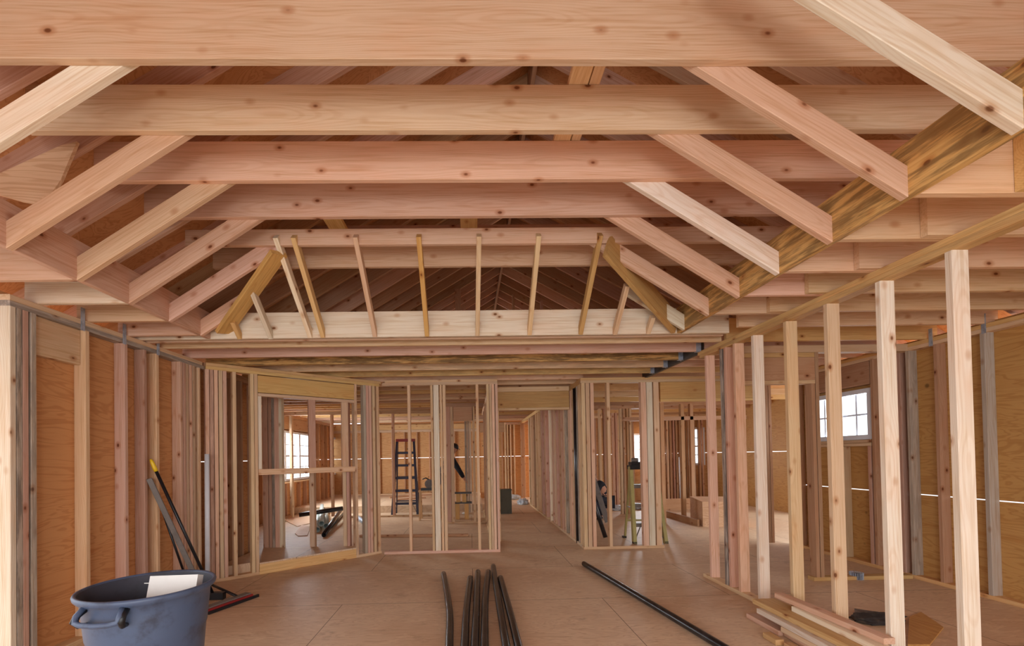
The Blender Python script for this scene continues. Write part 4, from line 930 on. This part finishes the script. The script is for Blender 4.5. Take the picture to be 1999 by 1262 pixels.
# ------------------------------------------------------------------ people
def skin(name, nodes, edges, mat, parent, sub=2, root=0):
    """nodes: list of (x,y,z,r); edges: index pairs"""
    me = bpy.data.meshes.new(name); me.from_pydata([n[:3] for n in nodes], edges, []); me.update()
    o = link(name, me, mat, parent)
    m = o.modifiers.new('skin', 'SKIN'); m.use_smooth_shade = True
    if not me.skin_vertices: me.attributes  # layer is created by the modifier
    for i, n in enumerate(nodes): me.skin_vertices[0].data[i].radius = (n[3], n[3])
    me.skin_vertices[0].data[root].use_root = True
    s = o.modifiers.new('sub', 'SUBSURF'); s.levels = sub; s.render_levels = sub
    return o
def person(loc, rz, J, label, cap):
    """J: joints in local metres, facing +X; keys pelvis chest neck head, l/r shoulder elbow wrist hip knee ankle toe"""
    r = empty('person', loc, rz); tag(r, label, 'person')
    N = []; E = []; idx = {}
    def nd(k, p, rad, par=None):
        N.append((*p, rad)); idx[k] = len(N)-1
        if par is not None: E.append((idx[par], idx[k]))
    V = {k: Vector(v) for k, v in J.items()}
    nd('pelvis', V['pelvis'], .125); nd('waist', V['pelvis'].lerp(V['chest'], .5), .112, 'pelvis'); nd('chest', V['chest'], .128, 'waist')
    nd('neck', V['neck'], .052, 'chest'); hd = (V['head']-V['neck']).normalized()
    nd('jaw', V['head']-hd*.05, .066, 'neck'); nd('skull', V['head']+hd*.02, .086, 'jaw'); nd('crown', V['head']+hd*.075, .062, 'skull')
    for s in 'lr':
        nd(s+'sh', V[s+'sh'], .055, 'chest'); nd(s+'el', V[s+'el'], .042, s+'sh'); nd(s+'wr', V[s+'wr'], .027, s+'el')
        fd = (V[s+'wr']-V[s+'el']).normalized(); side = fd.cross(Vector((0, 1, 0))); side = side.normalized() if side.length > .1 else Vector((1, 0, 0))
        pm = V[s+'wr']+fd*.06; nd(s+'palm', pm, .030, s+'wr'); dn = Vector((0, 1, 0))
        for q, (off, ln) in enumerate(((-.030, .070), (-.010, .082), (.010, .076), (.028, .060))):
            b = pm+fd*.03+dn*off; nd(s+'f%d' % q, b, .010, s+'palm'); nd(s+'g%d' % q, b+fd*ln*.5+side*.006, .009, s+'f%d' % q); nd(s+'h%d' % q, b+fd*ln*.85+side*.022, .008, s+'g%d' % q)
        tb = pm-dn*.03*(1 if s == 'l' else -1)-fd*.01; nd(s+'t0', tb+side*.012, .011, s+'palm'); nd(s+'t1', tb+side*.03+fd*.035, .010, s+'t0')
        nd(s+'hp', V[s+'hp'], .085, 'pelvis'); nd(s+'kn', V[s+'kn'], .056, s+'hp'); nd(s+'an', V[s+'an'], .040, s+'kn'); nd(s+'toe', V[s+'toe'], .038, s+'an')
    skin('body', N, E, SKIN, r)
    def sub(name, chain, m, grow):
        NN = []; EE = []; mp = {}
        for k, par in chain:
            n = N[idx[k]]; NN.append((n[0], n[1], n[2], n[3]+grow)); mp[k] = len(NN)-1
            if par: EE.append((mp[par], mp[k]))
        return skin(name, NN, EE, m, r)
    sub('jacket', [('waist', None), ('chest', 'waist')]+[x for s in 'lr' for x in ((s+'sh', 'chest'), (s+'el', s+'sh'), (s+'wr', s+'el'))]+[('pelvis', 'waist')], CLOTH, .022)
    sub('trousers', [('pelvis', None)]+[x for s in 'lr' for x in ((s+'hp', 'pelvis'), (s+'kn', s+'hp'), (s+'an', s+'kn'))], JEANS, .014)
    for s in 'lr':
        a = V[s+'an']; t = V[s+'toe']; skin('shoe', [(a.x, a.y, a.z-.02, .052), ((a.x+t.x)/2, (a.y+t.y)/2, (a.z+t.z)/2-.01, .050), (t.x, t.y, t.z, .042)], [(0, 1), (1, 2)], BLACK, r)
    H_ = V['head']; fw = Vector(J['face']).normalized(); sd_ = Vector((0, 1, 0)); up = hd
    tube('nose', [H_+fw*.078+up*.02, H_+fw*.100-up*.012, H_+fw*.080-up*.022], [.007, .013, .009], SKIN, r, seg=10)
    tube('mouth', [H_+fw*.076-up*.048-sd_*.022, H_+fw*.083-up*.048, H_+fw*.076-up*.048+sd_*.022], .005, RED, r, seg=8)
    for s in (-1, 1):
        tube('eye', [H_+fw*.073+up*.022+sd_*s*.031, H_+fw*.082+up*.022+sd_*s*.031], .009, BLACK, r, seg=10)
        tube('ear', [H_+sd_*s*.082+up*.02-fw*.005, H_+sd_*s*.090-fw*.010, H_+sd_*s*.082-up*.03], [.014, .017, .010], SKIN, r, seg=10)
    # hair or cap: half dome on the skull
    bm = bmesh.new(); bmesh.ops.create_uvsphere(bm, u_segments=24, v_segments=14, radius=.101)
    z = up; y = sd_; x = y.cross(z).normalized(); rot = Matrix((x, y, z)).transposed()
    for v in list(bm.verts):
        lo = -.015 if (cap or v.co.x > .02) else -.075
        if v.co.z < lo: v.co.z = lo; v.co.x *= .96; v.co.y *= .96
    for f in bm.faces: f.smooth = True
    bmesh.ops.transform(bm, matrix=rot.to_4x4(), verts=bm.verts)
    me = bpy.data.meshes.new('hair'); bm.to_mesh(me); bm.free(); o = link('cap' if cap else 'hair', me, BLACK if cap else HAIR, r); o.location = H_+up*.035-fw*.008
    if cap:
        b0 = H_+up*.035+fw*.07; tube('cap_peak', [b0-sd_*.055, b0+fw*.055-sd_*.03, b0+fw*.065, b0+fw*.055+sd_*.03, b0+sd_*.055], .006, BLACK, r, seg=8)
    return r
person((-.66, 10.75, 0), 0, dict(pelvis=(-.02, 0, .93), chest=(.13, 0, 1.27), neck=(.22, 0, 1.45), head=(.27, 0, 1.56), face=(.92, 0, -.35),
    lsh=(.17, .18, 1.36), lel=(.32, .22, 1.11), lwr=(.47, .18, .90), rsh=(.19, -.18, 1.36), rel=(.36, -.22, 1.09), rwr=(.49, -.17, .86),
    lhp=(-.02, .10, .88), lkn=(.05, .12, .50), lan=(-.08, .13, .09), ltoe=(.08, .14, .05), rhp=(-.02, -.10, .88), rkn=(.07, -.12, .50), ran=(.02, -.13, .09), rtoe=(.18, -.14, .05)),
    'person in black cap and black jacket reaching down behind the far left partition', True)
person((2.755, 9.3, 0), math.pi, dict(pelvis=(-.10, 0, .40), chest=(.06, 0, .70), neck=(.15, 0, .82), head=(.22, 0, .90), face=(.85, 0, -.5),
    lsh=(.09, .17, .76), lel=(.22, .20, .52), lwr=(.38, .14, .38), rsh=(.09, -.17, .76), rel=(.22, -.20, .52), rwr=(.38, -.14, .38),
    lhp=(-.08, .10, .38), lkn=(.26, .15, .46), lan=(.04, .14, .09), ltoe=(.20, .15, .05), rhp=(-.08, -.10, .38), rkn=(.22, -.15, .10), ran=(-.16, -.13, .08), rtoe=(-.10, -.13, .04)),
    'person in dark jacket crouching behind the far right partition', False)

# ------------------------------------------------------------------ labels for the counted members
# members that stand wholly behind others are left out
UNSEEN = {'rafter_l': (0, 1, 23, 24, 25, 26, 27, 28, 29, 30, 31, 32), 'rafter_r': (0, 1, 2, 23, 24, 25, 26, 27, 28, 29, 30, 31, 32), 'lw2': (0,), 'cl': (1, 3, 4), 'ce': (0, 1, 2), 'ip': (2,), 'rw': (1, 2, 8), 'fo': (0, 1, 2, 4, 5, 6, 11), 'fos': (0, 1), 'rb': (2, 3, 7), 'ro': (3, 4), 'ap': (0, 2, 4, 7), 'at': (0, 1, 2, 3, 4)}
for key, L in AUTO.items():
    for i in UNSEEN.get(key, ()): bpy.data.objects.remove(L[i][0])
    L = [q for i, q in enumerate(L) if i not in UNSEEN.get(key, ())]
    for i, (o, tmpl, cat, grp) in enumerate(L):
        lb = tmpl.replace('{o} ', '') if len(L) == 1 else tmpl.replace('{o}', ordinal(i+1))
        lb = lb.replace('first nearest', 'nearest').replace('{o} ', '')
        tag(o, lb, cat, grp if len(L) > 1 else None)

# ------------------------------------------------------------------ light
wd = bpy.data.worlds.new('overcast'); S.world = wd; wd.use_nodes = True
bg = wd.node_tree.nodes['Background']; bg.inputs['Color'].default_value = (.95, .97, 1.0, 1); bg.inputs['Strength'].default_value = 2.45
def area(name, loc, tgt, sx, sy, power, col=(1, 1, 1)):
    l = bpy.data.lights.new(name, 'AREA'); l.shape = 'RECTANGLE'; l.size = sx; l.size_y = sy; l.energy = power; l.color = col
    o = bpy.data.objects.new(name, l); COL.objects.link(o); o.location = loc
    o.rotation_euler = (Vector(tgt)-Vector(loc)).to_track_quat('-Z', 'Y').to_euler(); return o
area('daylight_doorway_behind_camera', (.1, -1.6, 1.55), (0, 4, 1.9), .62, .62, 34, (.98, .98, 1))  # added key lamp standing in for a flash; no doorway is known here
area('front_fill', (-1.0, -5.0, 1.5), (0, 4, 1.2), 5.0, 2.0, 120, (.97, .98, 1))  # broad fill lamp added behind the camera to brighten the depth
area('daylight_left_windows', (-4.75, 11.1, 1.5), (0, 11.0, 1.0), 2.6, 1.3, 330, (.95, .97, 1))
area('daylight_rear_right_window', (5.0, 13.2, 1.5), (4.0, 8, 1.0), .6, 1.0, 150, (.95, .97, 1))
area('daylight_side_window', (5.1, 5.5, 1.8), (3, 4.5, 1.0), .9, .6, 45, (.95, .97, 1))

S.view_settings.view_transform = 'Standard'; S.view_settings.look = 'None'; S.view_settings.gamma = 1; S.view_settings.use_curve_mapping = False
S.view_settings.exposure = .02
